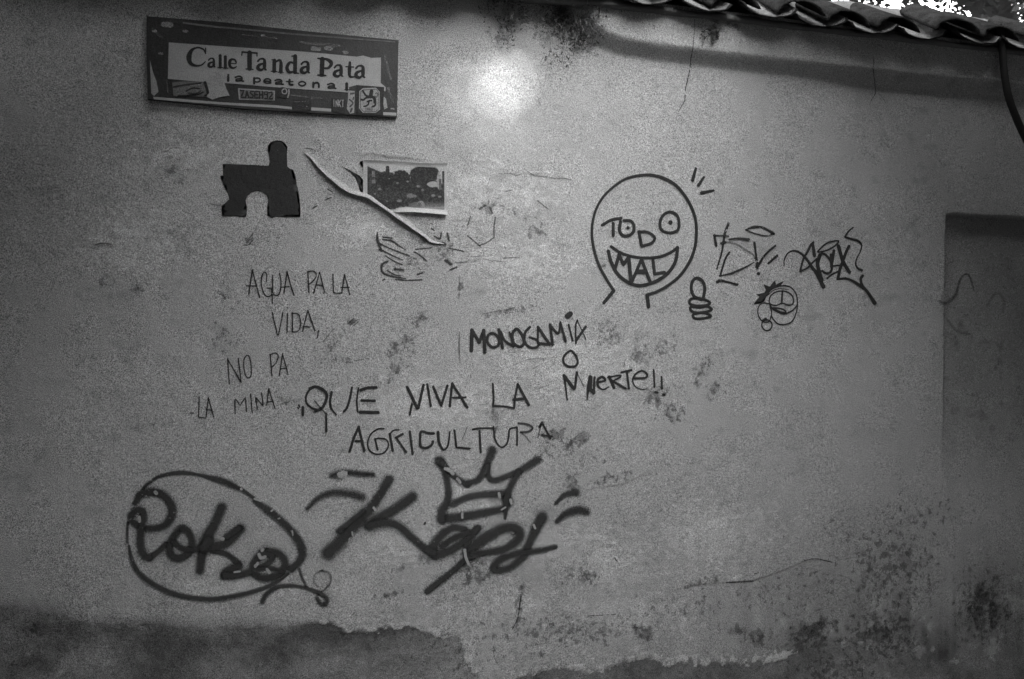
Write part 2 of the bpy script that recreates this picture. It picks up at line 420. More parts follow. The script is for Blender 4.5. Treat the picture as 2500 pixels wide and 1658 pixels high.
# pale chips along that edge and scattered on the bare part
chip = (np.abs(below + 4) < 9) & (fbm(U * 55, Z * 55, 9, 3) > 0.50) & (PX > 780) & (PX < 1950)
S = np.where(chip, -0.12, S)
for (x, y, rx, ry, an, th, dk, gs) in [(150,1590,60,30,20,.50,.30,60),(170,1645,120,30,-10,.52,.36,60),(140,1520,40,40,30,.46,.26,50),(75,1598,14,10,0,.3,.3,60),(215,1585,14,10,0,.35,.3,60),
        (2255,1560,60,90,30,.40,.34,22),(2420,1570,60,60,0,.40,.32,26),(2480,1480,50,70,0,.40,.28,26),(2058,1572,12,10,0,.25,.5,60),(2330,1615,20,12,0,.3,.45,60),(2110,1570,14,14,0,.3,.3,60),
        (1150,1580,30,46,0,.42,.28,60),(1560,1588,26,22,0,.38,.30,60),(1060,1560,50,12,10,.46,.5,70),(1370,1632,60,8,0,.46,.4,70),(1310,1520,60,60,0,.54,.12,50),(1780,1408,46,8,-6,.30,.35,60),
        (2230,1480,8,44,8,.3,.2,60),(1670,1500,10,40,-20,.42,.22,60),(1910,1520,8,60,-20,.4,.2,60),(2490,1410,14,10,0,.3,.3,50)]:
    ca, sa = math.cos(R(an)), math.sin(R(an))
    m = (abs(PX - x) < 2.2 * max(rx, ry)) & (abs(PY - y) < 2.2 * max(rx, ry))
    dx = PX[m] - x; dy = PY[m] - y
    g = np.exp(-0.9 * (((dx * ca + dy * sa) / rx) ** 2 + ((-dx * sa + dy * ca) / ry) ** 2))
    n = fbm(U[m] * gs, Z[m] * gs, int(x) % 9, 4)
    S[m] -= sstep(th, th + 0.16, n - 0.55 * (1 - g)) * dk
SC = np.clip(SC, 0, 1)
# lighter flakes of limewash left between
for (x, y, rx, ry, th) in [(1170,480,90,90,.52),(1090,520,50,90,.52),(1260,470,90,60,.55),(1330,1330,160,60,.56),(1480,1380,150,60,.56),(900,560,90,60,.56),(450,380,110,40,.55),(1250,1480,120,60,.55),(1150,1250,60,120,.58),(1560,1500,160,60,.55),(1060,980,200,60,.60),(1400,900,200,90,.55),(1250,640,160,60,.57),(330,600,120,90,.58),(1000,1330,120,50,.57),(1750,1300,200,90,.58),(600,1430,160,40,.58)]:
    g = np.exp(-0.9 * (((PX - x) / rx) ** 2 + ((PY - y) / ry) ** 2))
    k = sstep(th - .05, th - .01, fbm(U * 26 + x, Z * 30, int(x) % 9, 5) - 0.4 * (1 - g))
    S -= 0.13 * k; H += 0.0007 * k
    LM = np.maximum(LM, g)
# trowelled shelf where a later coat of plaster ends
for ln, am in [([(1600,1452),(1660,1440),(1700,1428),(1773,1421),(1840,1418),(1900,1398),(1960,1373),(2040,1368)], 0.0022), ([(1420,1196),(1470,1190),(1520,1182),(1590,1150)], 0.002),
               ([(1217,424),(1247,424),(1259,428),(1278,423),(1300,425),(1340,432),(1395,440)], 0.0015), ([(860,384),(905,376),(960,386),(1040,392),(1060,390)], 0.003)]:
    dd, pp, ss = seg_dist(ln, PX, PY)
    a = np.sin(np.pi * np.clip(pp, 0, 1)) ** 0.5
    H += np.where(ss < 0, am * a * np.exp(-dd / 30.0), 0)

def hmax(A):
    B = A.copy()
    for dx in (-2, -1, 0, 1, 2):
        for dy in (-2, -1, 0, 1, 2):
            B = np.maximum(B, np.roll(np.roll(A, dx, 0), dy, 1))
    return B
HP = hmax(H)
def sample(A, x, z):
    i = np.clip(np.searchsorted(us, x) - 1, 0, len(us) - 2); j = np.clip(np.searchsorted(zs, z) - 1, 0, len(zs) - 2)
    fx = np.clip((x - us[i]) / (us[i+1] - us[i]), 0, 1); fz = np.clip((z - zs[j]) / (zs[j+1] - zs[j]), 0, 1)
    return A[i, j] * (1-fx) * (1-fz) + A[i+1, j] * fx * (1-fz) + A[i, j+1] * (1-fx) * fz + A[i+1, j+1] * fx * fz

def on_wall(off):
    """pixel -> point lying on the plaster, off metres proud of it"""
    def f(P):
        P = np.asarray(P, float)
        h = np.zeros(len(P))
        for _ in range(4):
            x, z = ray_plane(P[:, 0], P[:, 1], h)
            h = sample(HP, x, z) + off
        return np.stack([x, -h, z], axis=1)
    return f
def on_plane(h):
    def f(P):
        P = np.asarray(P, float)
        x, z = ray_plane(P[:, 0], P[:, 1], h)
        return np.stack([x, np.full(len(P), -h), z], axis=1)
    return f

# ------------------------------------------------------------------ strokes
CROPS = {'a': (340, 20, 660 / 2365), 'f': (1400, 380, 400 / 1425), 't': (1700, 500, 480 / 2352), 's': (440, 620, 520 / 1853), 'v': (700, 900, 700 / 2365),
         'm': (1100, 740, 580 / 2365), 'c': (280, 1120, 580 / 2274), 'k': (720, 1060, 760 / 2365), 'z': (340, 320, 420 / 2195), 'p': (720, 340, 420 / 1829),
         'x': (1100, 380, 400 / 1960), 'n': (2160, 480, 340 / 1403), 'b': (1250, 1300, 1250 / 2365), 'r': (1750, 0, 750 / 2365), 'q': (1000, 0, 750 / 2365),
         'h': (800, 180, 180 / 1344), 'o': (0, 0, 1)}
def cv(crop, pts):
    x0, y0, k = CROPS[crop]
    return [(x0 + p[0] * k, y0 + p[1] * k) for p in pts]
def smooth_line(pts, step):
    P = np.asarray(pts, float)
    closed = len(P) > 3 and np.hypot(*(P[0] - P[-1])) < 1e-6
    if len(P) == 2:
        n = max(2, int(np.hypot(*(P[1] - P[0])) / step) + 1)
        t = np.linspace(0, 1, n)[:, None]
        return P[0] * (1 - t) + P[1] * t
    if closed: E = np.vstack([P[-2], P, P[1]])
    else: E = np.vstack([2 * P[0] - P[1], P, 2 * P[-1] - P[-2]])
    out = []
    for i in range(1, len(E) - 2):
        a, b, c, d = E[i-1], E[i], E[i+1], E[i+2]
        n = max(2, int(np.hypot(*(c - b)) / step) + 1)
        for k in range(n):
            t = k / n
            out.append(0.5 * ((2*b) + (c - a) * t + (2*a - 5*b + 4*c - d) * t*t + (-a + 3*b - 3*c + d) * t**3))
    out.append(E[-2])
    return np.array(out)
class Ink:
    """collects strokes (ribbons with round ends) of one letter or drawing"""
    gain = 1.0
    def __init__(self): self.v = []; self.f = []; self.e = []; self.i = []; self.n = 0; self.h = []
    def stroke(self, pts, w, ink=1.0, curve=True, crop='o', h=0.0, square=False):
        """pts in crop pixels; w one width or (start, end) or a list, in crop pixels"""
        k = CROPS[crop][2]
        P0 = cv(crop, pts)
        if len(P0) == 1: P0 = [P0[0], (P0[0][0] + 0.6, P0[0][1])]
        step = 4.0
        if curve and len(P0) > 2: P = smooth_line(P0, step)
        else:
            P = np.vstack([smooth_line([P0[i], P0[i+1]], step)[(0 if i == 0 else 1):] for i in range(len(P0) - 1)])
        n = len(P)
        if isinstance(w, (int, float)): ws = np.full(n, w * k)
        else:
            wk = np.asarray(w, float) * k
            ws = np.interp(np.linspace(0, 1, n), np.linspace(0, 1, len(wk)), wk)
        r = ws / 2 * Ink.gain
        T = np.gradient(P, axis=0); T /= np.maximum(np.hypot(T[:, 0], T[:, 1]), 1e-9)[:, None]
        N = np.stack([-T[:, 1], T[:, 0]], axis=1)
        b = len(self.v)
        for j in range(n):
            for s in (-1, 0, 1):
                self.v.append(tuple(P[j] + N[j] * r[j] * s)); self.e.append(abs(s)); self.i.append(ink); self.h.append(h + 0.0004 * j / n)
            if j:
                o = b + 3 * (j - 1)
                self.f += [(o, o+1, o+4, o+3), (o+1, o+2, o+5, o+4)]
        if not square:
            for (j, sg) in ((0, -1), (n - 1, 1)):
                c = b + 3 * j + 1
                prev, last = (b + 3 * j + 2, b + 3 * j) if sg == 1 else (b + 3 * j, b + 3 * j + 2)
                a0 = math.atan2(N[j][1], N[j][0])
                if sg == -1: a0 += math.pi
                hh = self.h[c]
                m = 7
                for q in range(1, m):
                    a = a0 - math.pi * q / m
                    self.v.append((P[j][0] + r[j] * math.cos(a), P[j][1] + r[j] * math.sin(a))); self.e.append(1.0); self.i.append(ink); self.h.append(hh)
                    self.f.append((c, prev, len(self.v) - 1)); prev = len(self.v) - 1
                self.f.append((c, prev, last))
        self.n += 1
        return self
    def fill(self, pts, ink=1.0, crop='o', h=0.0, rim=2.0):
        """filled outline with a narrow soft rim"""
        P = np.array(cv(crop, pts), float)
        ar = 0.5 * np.sum(P[:, 0] * np.roll(P[:, 1], -1) - np.roll(P[:, 0], -1) * P[:, 1])
        if ar < 0: P = P[::-1]
        Q = []
        for i in range(len(P)):
            a, b = P[i], P[(i+1) % len(P)]
            n = max(1, int(np.hypot(*(b - a)) / 10))
            Q += [a + (b - a) * t / n for t in range(n)]
        Q = np.array(Q)
        T = np.roll(Q, -1, 0) - np.roll(Q, 1, 0); T /= np.maximum(np.hypot(T[:, 0], T[:, 1]), 1e-9)[:, None]
        N = np.stack([T[:, 1], -T[:, 0]], axis=1)              # outward for a positive area
        bm = bmesh.new()
        vs = [bm.verts.new((q[0], q[1], 0)) for q in Q]
        for t in tessellate_polygon([[Vector((q[0], q[1], 0)) for q in Q]]):
            try: bm.faces.new([vs[k] for k in t])
            except ValueError: pass
        for _ in range(4):
            es = [e for e in bm.edges if e.calc_length() > 16 and len(e.link_faces) == 2]
            if not es: break
            bmesh.ops.subdivide_edges(bm, edges=es, cuts=1)
            big_f = [f for f in bm.faces if len(f.verts) > 3]
            if big_f: bmesh.ops.triangulate(bm, faces=big_f)
        bm.verts.index_update()
        b = len(self.v)
        bm.verts.ensure_lookup_table()
        for v in bm.verts:
            self.v.append((v.co.x, v.co.y)); self.e.append(0.0); self.i.append(ink); self.h.append(h)
        for f in bm.faces: self.f.append(tuple(b + v.index for v in f.verts))
        idx = [b + k for k in range(len(Q))]
        bm.free()
        o = len(self.v)
        for q, nn in zip(Q, N):
            self.v.append(tuple(q + nn * rim)); self.e.append(1.0); self.i.append(ink); self.h.append(h)
        L = len(Q)
        for k in range(L): self.f.append((idx[k], idx[(k+1) % L], o + (k+1) % L, o + k))
        return self
    def build(self, name, mat, parent, off=0.0009, plane=None, label=None):
        V = np.array(self.v)
        hs = np.array(self.h)
        if plane is None: W = on_wall(off)(V)
        else: W = on_plane(plane)(V)
        W[:, 1] -= hs
        return mesh_obj(name, W, [f for f in self.f if len(set(f)) == len(f)], mat, parent, label, True, {'edge': self.e, 'ink': self.i})

_layer = [0]
def glyphs(parent, crop, mat, letters, name='letter', dw=None, plane=None, off=0.0009):
    """letters: list of letters, each a list of (points, width[, ink[, curve]])"""
    for L in letters:
        ink = Ink()
        for q, st in enumerate(L):
            pts, w = st[0], st[1] if len(st) > 1 else dw
            if w is None: w = dw
            op = st[2] if len(st) > 2 else 1.0
            cu = st[3] if len(st) > 3 else True
            ink.stroke(pts, w, op, cu, crop, h=0.0005 * (q % 6))
        _layer[0] += 1
        ink.build(name, mat, parent, off=off + 0.00012 * (_layer[0] % 7), plane=plane)
        if mat is M['spray']: overspray(L, crop, parent)
def overspray(strokes, crop, parent):
    ink = Ink()
    for st in strokes:
        w = st[1]; w = [q * 1.9 for q in w] if isinstance(w, (list, tuple)) else w * 1.9
        ink.stroke(st[0], w, 0.20, True, crop)
    ink.build('overspray', M['halo'], parent, off=0.0006)

# ------------------------------------------------------------------ the wall
wall = empty('plaster_wall', (0, 0, 0), 'long old whitewashed wall with flaking plaster, graffiti and a tiled top', 'wall')
nu_, nz_ = U.shape
idx = np.arange(nu_ * nz_).reshape(nu_, nz_)
quads = np.stack([idx[:-1, :-1], idx[1:, :-1], idx[1:, 1:], idx[:-1, 1:]], axis=-1).reshape(-1, 4)
me = bpy.data.meshes.new('plaster')
me.vertices.add(nu_ * nz_)
me.vertices.foreach_set('co', np.stack([U, -H, Z], axis=-1).reshape(-1).astype(np.float32))
me.loops.add(quads.size)
me.loops.foreach_set('vertex_index', quads.reshape(-1).astype(np.int32))
me.polygons.add(len(quads))
me.polygons.foreach_set('loop_start', (np.arange(len(quads)) * 4).astype(np.int32))
me.polygons.foreach_set('use_smooth', np.ones(len(quads), bool))
at = me.attributes.new('stain_shade', 'FLOAT', 'POINT')
at.data.foreach_set('value', S.reshape(-1).astype(np.float32))
for nm_, A_ in (('scrape', SC), ('lime', LM)):
    at = me.attributes.new(nm_, 'FLOAT', 'POINT')
    at.data.foreach_set('value', A_.reshape(-1).astype(np.float32))
me.materials.append(M['wall'])
me.update(calc_edges=True)
me.validate()
pl = bpy.data.objects.new('plaster', me); col.objects.link(pl); adopt(pl, wall)
v, f = [], []
box(v, f, -2.4, 3.3, 0.09, 0.34, 0.0, 2.70)
mesh_obj('masonry', v, f, M['masonry'], wall, smooth=False)

# rolled edge of the loose sheet
def rolled_edge():
    P = smooth_line(fold, 6)
    W = on_wall(0.001)(P)
    n = len(W); v = []; f = []
    for j in range(n):
        t = j / (n - 1)
        r = 0.0016 * math.sin(math.pi * min(1, max(0.02, t))) ** 0.5 * (0.8 + 0.4 * vnoise(j * 0.3, 1.0, 3))
        for k in range(8):
            a = 2 * math.pi * k / 8
            v.append((W[j][0] + r * 0.8 * math.cos(a), W[j][1] - r * 0.6 + r * math.sin(a), W[j][2] + r * 0.9 * math.cos(a) ))
        if j:
            b = 8 * (j - 1)
            for k in range(8): f.append((b + k, b + (k+1) % 8, b + 8 + (k+1) % 8, b + 8 + k))
    mesh_obj('peeling_edge', v, f, M['paper'], wall, 'rolled pale edge of the peeling layer')
rolled_edge()

def flap():
    P = smooth_line(fold, 6)
    T = np.gradient(P, axis=0); T /= np.hypot(T[:, 0], T[:, 1])[:, None]
    Nn = np.stack([T[:, 1], -T[:, 0]], axis=1)               # towards the upper right
    n = len(P); rows = 8; V = []; HH = []
    for j in range(n):
        a = math.sin(math.pi * min(1, max(0.0, j / (n - 1)))) ** 0.6
        wv = 0.75 + 0.5 * float(vnoise(j * 0.15, 3.0, 2))
        for k in range(rows):
            t = k / (rows - 1)
            q = P[j] + Nn[j] * (15 * a * wv * t - (2.5 * float(vnoise(j * 0.9, 7.0, 4)) if k == 0 else 0))
            V.append(q); HH.append(0.0115 * a * wv * (1 - t) ** 1.6 - 0.0006 * t)
    W = on_wall(0.0008)(np.array(V)); W[:, 1] -= np.array(HH)
    f = [(j*rows+k, (j+1)*rows+k, (j+1)*rows+k+1, j*rows+k+1) for j in range(n-1) for k in range(rows-1)]
    mesh_obj('peeling_flap', W, f, M['flap'], wall, 'loose flap of old paper and limewash standing off the wall')
flap()

# ---- cracks
def crack(crop, pts, w, ink=1.0, mat='crack'):
    i = Ink(); i.stroke(pts, w, ink, True, crop); i.build('crack', M[mat], wall, off=0.0007)
crack('q', [(2195,150),(2190,260),(2180,370),(2165,470),(2150,570),(2125,680),(2118,770),(2098,810),(2068,860)], [4,5,8,9,9,11,10,9,4])
crack('r', [(1205,430),(1210,480),(1205,530),(1215,600),(1218,660),(1222,715),(1190,770),(1170,830)], [5,9,10,8,8,10,5,3], .85)
crack('r', [(1255,730),(1280,760),(1305,800)], [7,6,3], .7)
crack('o', [(1121,670),(1122,700),(1120,730)], [3,7,3], .4); crack('o', [(1122,810),(1121,850),(1123,885)], [3,7,3], .45)
for pts, w in [([(575,215),(640,212),(720,215),(780,238),(870,210)], 11), ([(880,155),(940,200),(1000,240),(1090,250),(1180,258),(1270,278),(1350,268),(1440,290)], 11),
               ([(1045,540),(1100,585),(1170,640)], 15), ([(240,1210),(320,1205),(400,1196)], 12), ([(60,1282),(130,1276),(200,1270)], 12), ([(400,1240),(560,1262),(700,1275)], 9),
               ([(600,1226),(720,1222),(850,1212)], 12), ([(640,435),(700,420),(740,410)], 14), ([(640,1050),(652,1105)], 14)]:
    crack('x', pts, w, .75)
for pts, w in [([(200,960),(280,1020),(350,1085)], 24), ([(350,1075),(440,1035),(510,985)], 22), ([(520,980),(520,860),(535,740)], 26), ([(240,725),(205,830)], 20), ([(345,640),(400,605)], 38), ([(470,620),(500,690)], 34)]:
    crack('x', pts, w, .75, 'scab')
crack('z', [(285,268),(350,258),(400,225),(450,210),(540,215)], [8,14,10,9,4], .8)
crack('z', [(250,460),(370,500),(450,525),(560,560)], 12, .5)
crack('z', [(1400,1370),(1450,1310)], 26, .7, 'scab'); crack('z', [(1330,1455),(1400,1450),(1440,1400)], 20, .9); crack('z', [(1600,1365),(1660,1355)], 12, .7); crack('z', [(1625,1400),(1650,1415)], 16, .7)
crack('z', [(900,930),(980,945),(1050,960)], 26, .45, 'scab')
crack('p', [(120,95),(180,105),(220,130)], 14, .8)
for pts, w in [([(930,1065),(1030,1082),(1100,1130),(1180,1178)], [14,26,20,8]), ([(890,1105),(1020,1165),(1120,1205),(1215,1238)], [22,14,18,16]), ([(900,1170),(1040,1238),(1140,1282)], [24,14,10]),
               ([(965,1240),(1060,1300),(1140,1335)], 13), ([(875,990),(880,1080),(925,1190)], [14,34,20]), ([(985,1300),(930,1330),(920,1385),(950,1430),(1050,1462),(1175,1482)], [24,26,26,22,20,14]),
               ([(1070,1492),(1200,1500),(1350,1496)], 16), ([(980,1395),(1060,1440),(1120,1450)], 15), ([(1270,1200),(1330,1235),(1390,1285)], 18), ([(1280,1172),(1370,1162),(1450,1155)], 12),
               ([(1440,1098),(1520,1105),(1600,1112)], [14,34,26]), ([(1300,1440),(1370,1415)], 20), ([(1060,1380),(1150,1390)], 30), ([(940,1040),(1030,1050)], 18), ([(950,1490),(935,1500)], 18),
               ([(1450,950),(1480,970)], 16), ([(1480,1030),(1540,1060),(1555,1000)], 18), ([(1620,1000),(1640,1080)], 22), ([(1600,1290),(1660,1330)], 30), ([(1650,1390),(1720,1360)], 20),
               ([(1790,1190),(1640,1160)], 14), ([(320,645),(385,620)], 12), ([(190,735),(235,708)], 16), ([(345,530),(390,555)], 12), ([(1110,860),(1160,880)], 14)]:
    crack('p', pts, [q_ * 1.45 for q_ in (w if isinstance(w, list) else [w, w])], 1.0, 'scab')
for pts, w in [([(990,232),(1060,228),(1115,226)], 8), ([(1340,133),(1400,122),(1480,138)], 6), ([(350,386),(420,382),(480,378)], 5), ([(0,450),(25,400),(35,340),(42,295)], [4,7,9,9]), ([(475,118),(485,134)], 8), ([(1120,190),(1140,186)], 5)]:
    crack('b', pts, w, .9)
crack('o', [(232,598),(250,594),(272,596)], 4, .8); crack('o', [(1038,1276),(1036,1280)], 7, 1.0)
crack('m', [(560,645),(650,610),(780,560),(1060,540)], 9, .45); crack('m', [(300,560),(540,500),(1090,455)], 7, .35); crack('m', [(820,655),(900,610)], 8, .5); crack('m', [(860,860),(980,815)], 9, .5)
crack('m', [(320,110),(420,90),(540,65),(640,45)], 14, .55, 'scab')
crack('s', [(1520,930),(1560,922),(1640,910)], 10, .7); crack('s', [(390,372),(450,376)], 8, .6); crack('s', [(1250,760),(1300,690),(1340,650)], 14, .5, 'scab')
for pts in ([(1465,600),(1510,560)], [(1480,620),(1545,570)], [(1500,630),(1550,590)]): crack('s', pts, 12, .7, 'scab')

Ink.gain = 1.22
# ---- thin pen slogan
g = empty('slogan', (*ray_plane(720, 800, 0)[:1], 0, ray_plane(720, 800, 0)[1]), 'thin pen slogan AGUA PA LA VIDA, NO PA LA MINA', parent=wall)
glyphs(g, 's', M['pen'], [
 [([(596,352),(627,140)],), ([(627,140),(690,378)],), ([(576,278),(655,280)],)],
 [([(750,240),(752,180),(735,158),(715,180),(705,230),(712,300),(740,360),(775,370),(800,340),(790,303),(755,298)],)],
 [([(803,185),(806,330),(815,355),(850,360),(872,310),(876,240),(865,172)],), ([(798,300),(801,430)],)],
 [([(902,342),(930,155)],), ([(930,155),(960,270),(990,360)],), ([(885,290),(945,285)],)],
 [([(1120,338),(1110,155)],), ([(1108,155),(1160,150),(1185,185),(1160,230),(1120,265)],)],
 [([(1160,342),(1213,160)],), ([(1213,160),(1256,335)],), ([(1185,272),(1240,272)],)],
 [([(1328,178),(1332,335),(1360,342),(1400,342)], None, 1, False)],
 [([(1405,342),(1430,182)],), ([(1430,182),(1475,355)],), ([(1400,292),(1470,292)],)],
 [([(800,508),(845,705),(855,705),(893,512)], None, 1, False)],
 [([(933,520),(930,680)],), ([(935,470)],)],
 [([(978,512),(975,680)],), ([(972,515),(1030,530),(1048,610),(1025,670),(978,680)],)],
 [([(1063,675),(1110,492)],), ([(1110,492),(1172,668)],), ([(1068,632),(1130,635)],)],
 [([(1205,665),(1192,730)],)],
 [([(427,1133),(412,915)],), ([(412,915),(530,1118)],), ([(530,1118),(505,908)],)],
 [([(580,882),(555,920),(555,1000),(570,1060),(595,1080),(618,1050),(615,960),(600,895),(580,882)],)],
 [([(798,1060),(783,880)],), ([(778,878),(830,862),(852,890),(835,945),(798,985)],)],
 [([(862,1063),(890,868)],), ([(890,868),(937,1047)],), ([(870,1000),(925,995)],)],
 [([(165,1245),(160,1420),(220,1428)], None, 1, False)],
 [([(225,1415),(245,1252)],), ([(245,1252),(290,1418)],), ([(225,1355),(275,1360)],)],
 [([(478,1390),(475,1268),(485,1265),(520,1318),(568,1248),(575,1375)], None, 1, False)],
 [([(612,1220),(626,1382)],)],
 [([(670,1350),(655,1245),(722,1325),(708,1208)], None, 1, False)],
 [([(752,1315),(770,1175)],), ([(770,1175),(825,1345)],), ([(755,1290),(800,1282)],)],
 [([(88,1386),(118,1384)],)]], dw=12)

# ---- QUE VIVA LA AGRICULTURA
g = empty('slogan', (ray_plane(1000, 1010, 0)[0], 0, ray_plane(1000, 1010, 0)[1]), 'black marker slogan QUE VIVA LA AGRICULTURA', parent=wall)
glyphs(g, 'v', M['marker'], [
 [([(100,300),(108,318)], 13), ([(92,322),(96,330)], 12), ([(132,318),(134,380)], 22)],
 [([(215,155),(180,185),(158,235),(165,285),(205,325),(240,335)], 17), ([(190,165),(240,150),(300,175),(330,215),(320,270),(290,325),(235,352)], 24), ([(230,265),(280,325),(325,375)], 11, .8), ([(325,370),(328,515)], 17)],
 [([(370,195),(358,270),(370,330),(410,380)], [22,18,10]), ([(538,158),(520,250),(495,325),(470,352)], 19)],
 [([(592,160),(578,260),(585,355)], 15), ([(610,178),(665,160),(738,155)], 24), ([(615,262),(725,265)], 20), ([(605,358),(755,362)], 25)],
 [([(995,155),(1075,325)], 25), ([(1085,325),(1128,135)], 22), ([(1032,290),(1015,380)], 16)],
 [([(1160,130),(1188,310)], 19)],
 [([(1208,150),(1275,305)], 21), ([(1275,305),(1325,140)], 20)],
 [([(1345,310),(1365,120)], 20), ([(1365,125),(1490,320)], 20), ([(1370,240),(1475,238)], 16)],
 [([(1700,125),(1706,230),(1702,310)], 16), ([(1702,308),(1795,312),(1872,325)], 16)],
 [([(1875,325),(1885,230),(1905,130)], 18), ([(1905,130),(1995,298)], 22), ([(1870,255),(1955,248)], 22)],
 [([(518,685),(555,570),(595,480)], 21), ([(592,480),(640,678)], 21), ([(568,598),(625,595)], 18)],
 [([(800,495),(750,500),(695,540),(668,610),(680,670),(735,705),(800,695),(838,640),(825,590),(780,575),(728,580)], 13), ([(728,580),(750,668)], 15)],
 [([(850,540),(875,678)], 20), ([(850,545),(880,510),(925,505)], 11), ([(955,540),(900,570)], 20), ([(905,572),(985,688)], 15)],
 [([(1015,520),(1038,705)], 20)],
 [([(1212,535),(1160,530),(1110,520),(1100,570),(1105,640),(1150,655),(1195,630),(1205,602)], 21)],
 [([(1248,525),(1258,610),(1295,670),(1330,630),(1345,520)], [24,20,16,11])],
 [([(1383,510),(1400,650),(1510,660)], 17, 1, False), ([(1490,480),(1445,590)], 9, .5)],
 [([(1535,502),(1600,492),(1705,490)], 15), ([(1590,515),(1600,690)], 18)],
 [([(1705,480),(1715,570),(1740,625),(1775,650),(1815,620),(1830,560),(1840,500),(1900,485)], 15, .9)],
 [([(1900,490),(1900,630)], 15, .9), ([(1910,450),(1985,460),(2028,490),(1990,520),(1930,525)], 17, .85), ([(1935,528),(1975,565),(2010,610)], 11, .5)],
 [([(2085,480),(2105,445)], 20, .9), ([(2105,445),(2175,575)], 16), ([(2105,548),(2190,560)], 17), ([(2098,455),(2070,570)], 12, .6)]], dw=18)

# ---- MONOGAMIA O MUERTE!!
g = empty('slogan', (ray_plane(1340, 870, 0)[0], 0, ray_plane(1340, 870, 0)[1]), 'bold black marker slogan MONOGAMIA O MUERTE', parent=wall)
glyphs(g, 'm', M['marker'], [
 [([(207,475),(212,275)], 36), ([(212,268),(285,390)], 32), ([(285,390),(328,272)], 30), ([(328,272),(342,485)], 34)],
 [([(410,300),(370,330),(372,400),(420,440),(475,420),(480,360),(450,315),(410,300)], 27)],
 [([(480,265),(518,445)], 31), ([(500,290),(540,375),(625,430)], 26), ([(625,430),(585,290)], 18)],
 [([(650,260),(615,310),(630,400),(690,435),(730,400),(715,330),(680,275),(650,260)], 30)],
 [([(790,240),(745,290),(735,370),(770,430),(830,445),(870,430),(880,405)], 26), ([(785,340),(850,360),(880,400)], 20)],
 [([(870,235),(868,400)], 20), ([(870,240),(985,410)], 28), ([(985,412),(880,400)], 26)],
 [([(990,215),(1015,415)], 28), ([(990,220),(1060,300),(1080,290)], 26), ([(1080,290),(1092,190)], 20), ([(1092,200),(1145,380)], 25)],
 [([(1175,215),(1215,375)], 20), ([(1162,130),(1192,108)], 52)],
 [([(1248,400),(1245,230),(1262,170)], 18), ([(1262,175),(1345,360)], 11, .85), ([(1345,235),(1250,370)], 25)],
 [([(1195,475),(1130,530),(1125,590),(1170,630),(1240,628),(1265,590),(1250,530),(1195,475)], 22)],
 [([(1162,965),(1130,720)], [14,26]), ([(1130,725),(1225,850)], 34), ([(1238,845),(1255,690)], 25), ([(1255,690),(1325,830)], 10, .7)],
 [([(1390,735),(1370,850),(1358,965)], [34,34,12]), ([(1398,740),(1392,850),(1425,890)], 32), ([(1432,740),(1425,895)], 24)],
 [([(1465,790),(1540,770),(1510,735),(1465,765),(1470,830),(1520,860),(1575,835)], [24,22,26,26,24,16,12])],
 [([(1580,735),(1625,840)], 30), ([(1565,740),(1680,720),(1690,735),(1610,780)], 18), ([(1610,775),(1740,850)], 24)],
 [([(1700,690),(1800,668)], 22), ([(1755,690),(1775,850)], 22)],
 [([(1825,750),(1945,742),(1950,700),(1900,675),(1840,710),(1812,770),(1840,830),(1900,858),(1950,855)], [20,20,22,20,20,16,12,10,8])],
 [([(2022,665),(2030,835)], 19), ([(2035,885),(2060,890)], 20)],
 [([(2100,735),(2105,850)], 19), ([(2113,910),(2135,905),(2130,922),(2113,910)], 13)]], dw=24)

Ink.gain = 1.12
# ---- round grinning face
g = empty('painted_face', (ray_plane(1570, 560, 0)[0], 0, ray_plane(1570, 560, 0)[1]), 'drawn round grinning face reading TODO MAL with a raised thumb', parent=wall)
def part_ink(name, crop, mat, strokes, parent=None, label=None, off=0.0009, plane=None):
    i = Ink()
    for q, st in enumerate(strokes):
        i.stroke(st[0], st[1], st[2] if len(st) > 2 else 1.0, st[3] if len(st) > 3 else True, crop, h=0.0005 * (q % 6))
    _layer[0] += 1
    return i.build(name, M[mat], parent, off=off + 0.00012 * (_layer[0] % 7), label=label, plane=plane)
part_ink('outline', 'f', 'fat', [([(265,1280),(350,1175)], 30), ([(350,1175),(290,1080),(220,950),(175,800),(160,650),(185,500),(250,370),(350,270),(450,205),(560,175),(680,170),(790,200),(890,260),(975,360),(1035,470),(1065,580),(1068,700),(1050,820),(1000,940),(920,1050),(820,1130),(720,1185),(638,1212)], [26,26,24,22,22,26,30,26,26,28,26,26]), ([(640,1215),(652,1315)], 32)], g)
glyphs(g, 'f', M['fat'], [
 [([(250,605),(330,560),(415,545)], 27), ([(345,590),(345,695)], 27)],
 [([(410,575),(400,650),(430,695),(480,695),(520,665),(525,610),(500,570),(440,565)], 28), ([(473,628)], 30)],
 [([(570,660),(590,780)], 27), ([(565,665),(640,665),(705,710),(680,760),(595,788)], 25)],
 [([(840,490),(780,520),(752,590),(770,650),(840,672),(905,650),(918,590),(900,520),(840,490)], 26), ([(842,580)], 36)],
 [([(360,990),(400,850)], 30), ([(400,870),(435,950),(480,880)], 30, 1, False), ([(480,890),(500,1095)], 32)],
 [([(510,1095),(590,905)], 28), ([(590,900),(665,1095)], 30), ([(555,1010),(625,1010)], 40)],
 [([(690,900),(705,1020)], 28), ([(705,1030),(790,1015)], 28)]])
part_ink('mouth', 'f', 'fat', [([(330,792),(400,840),(500,875),(620,890),(750,880),(850,840),(905,800)], 26), ([(905,800),(890,910),(840,1000),(760,1070),(660,1115),(560,1130),(470,1100),(385,1030),(330,930),(302,830)], 30)], g)
part_ink('accent_mark', 'f', 'fat', [([(1065,112),(1037,212)], [22,30])], g)
part_ink('accent_mark', 'f', 'fat', [([(1135,187),(1087,258)], [20,28])], g)
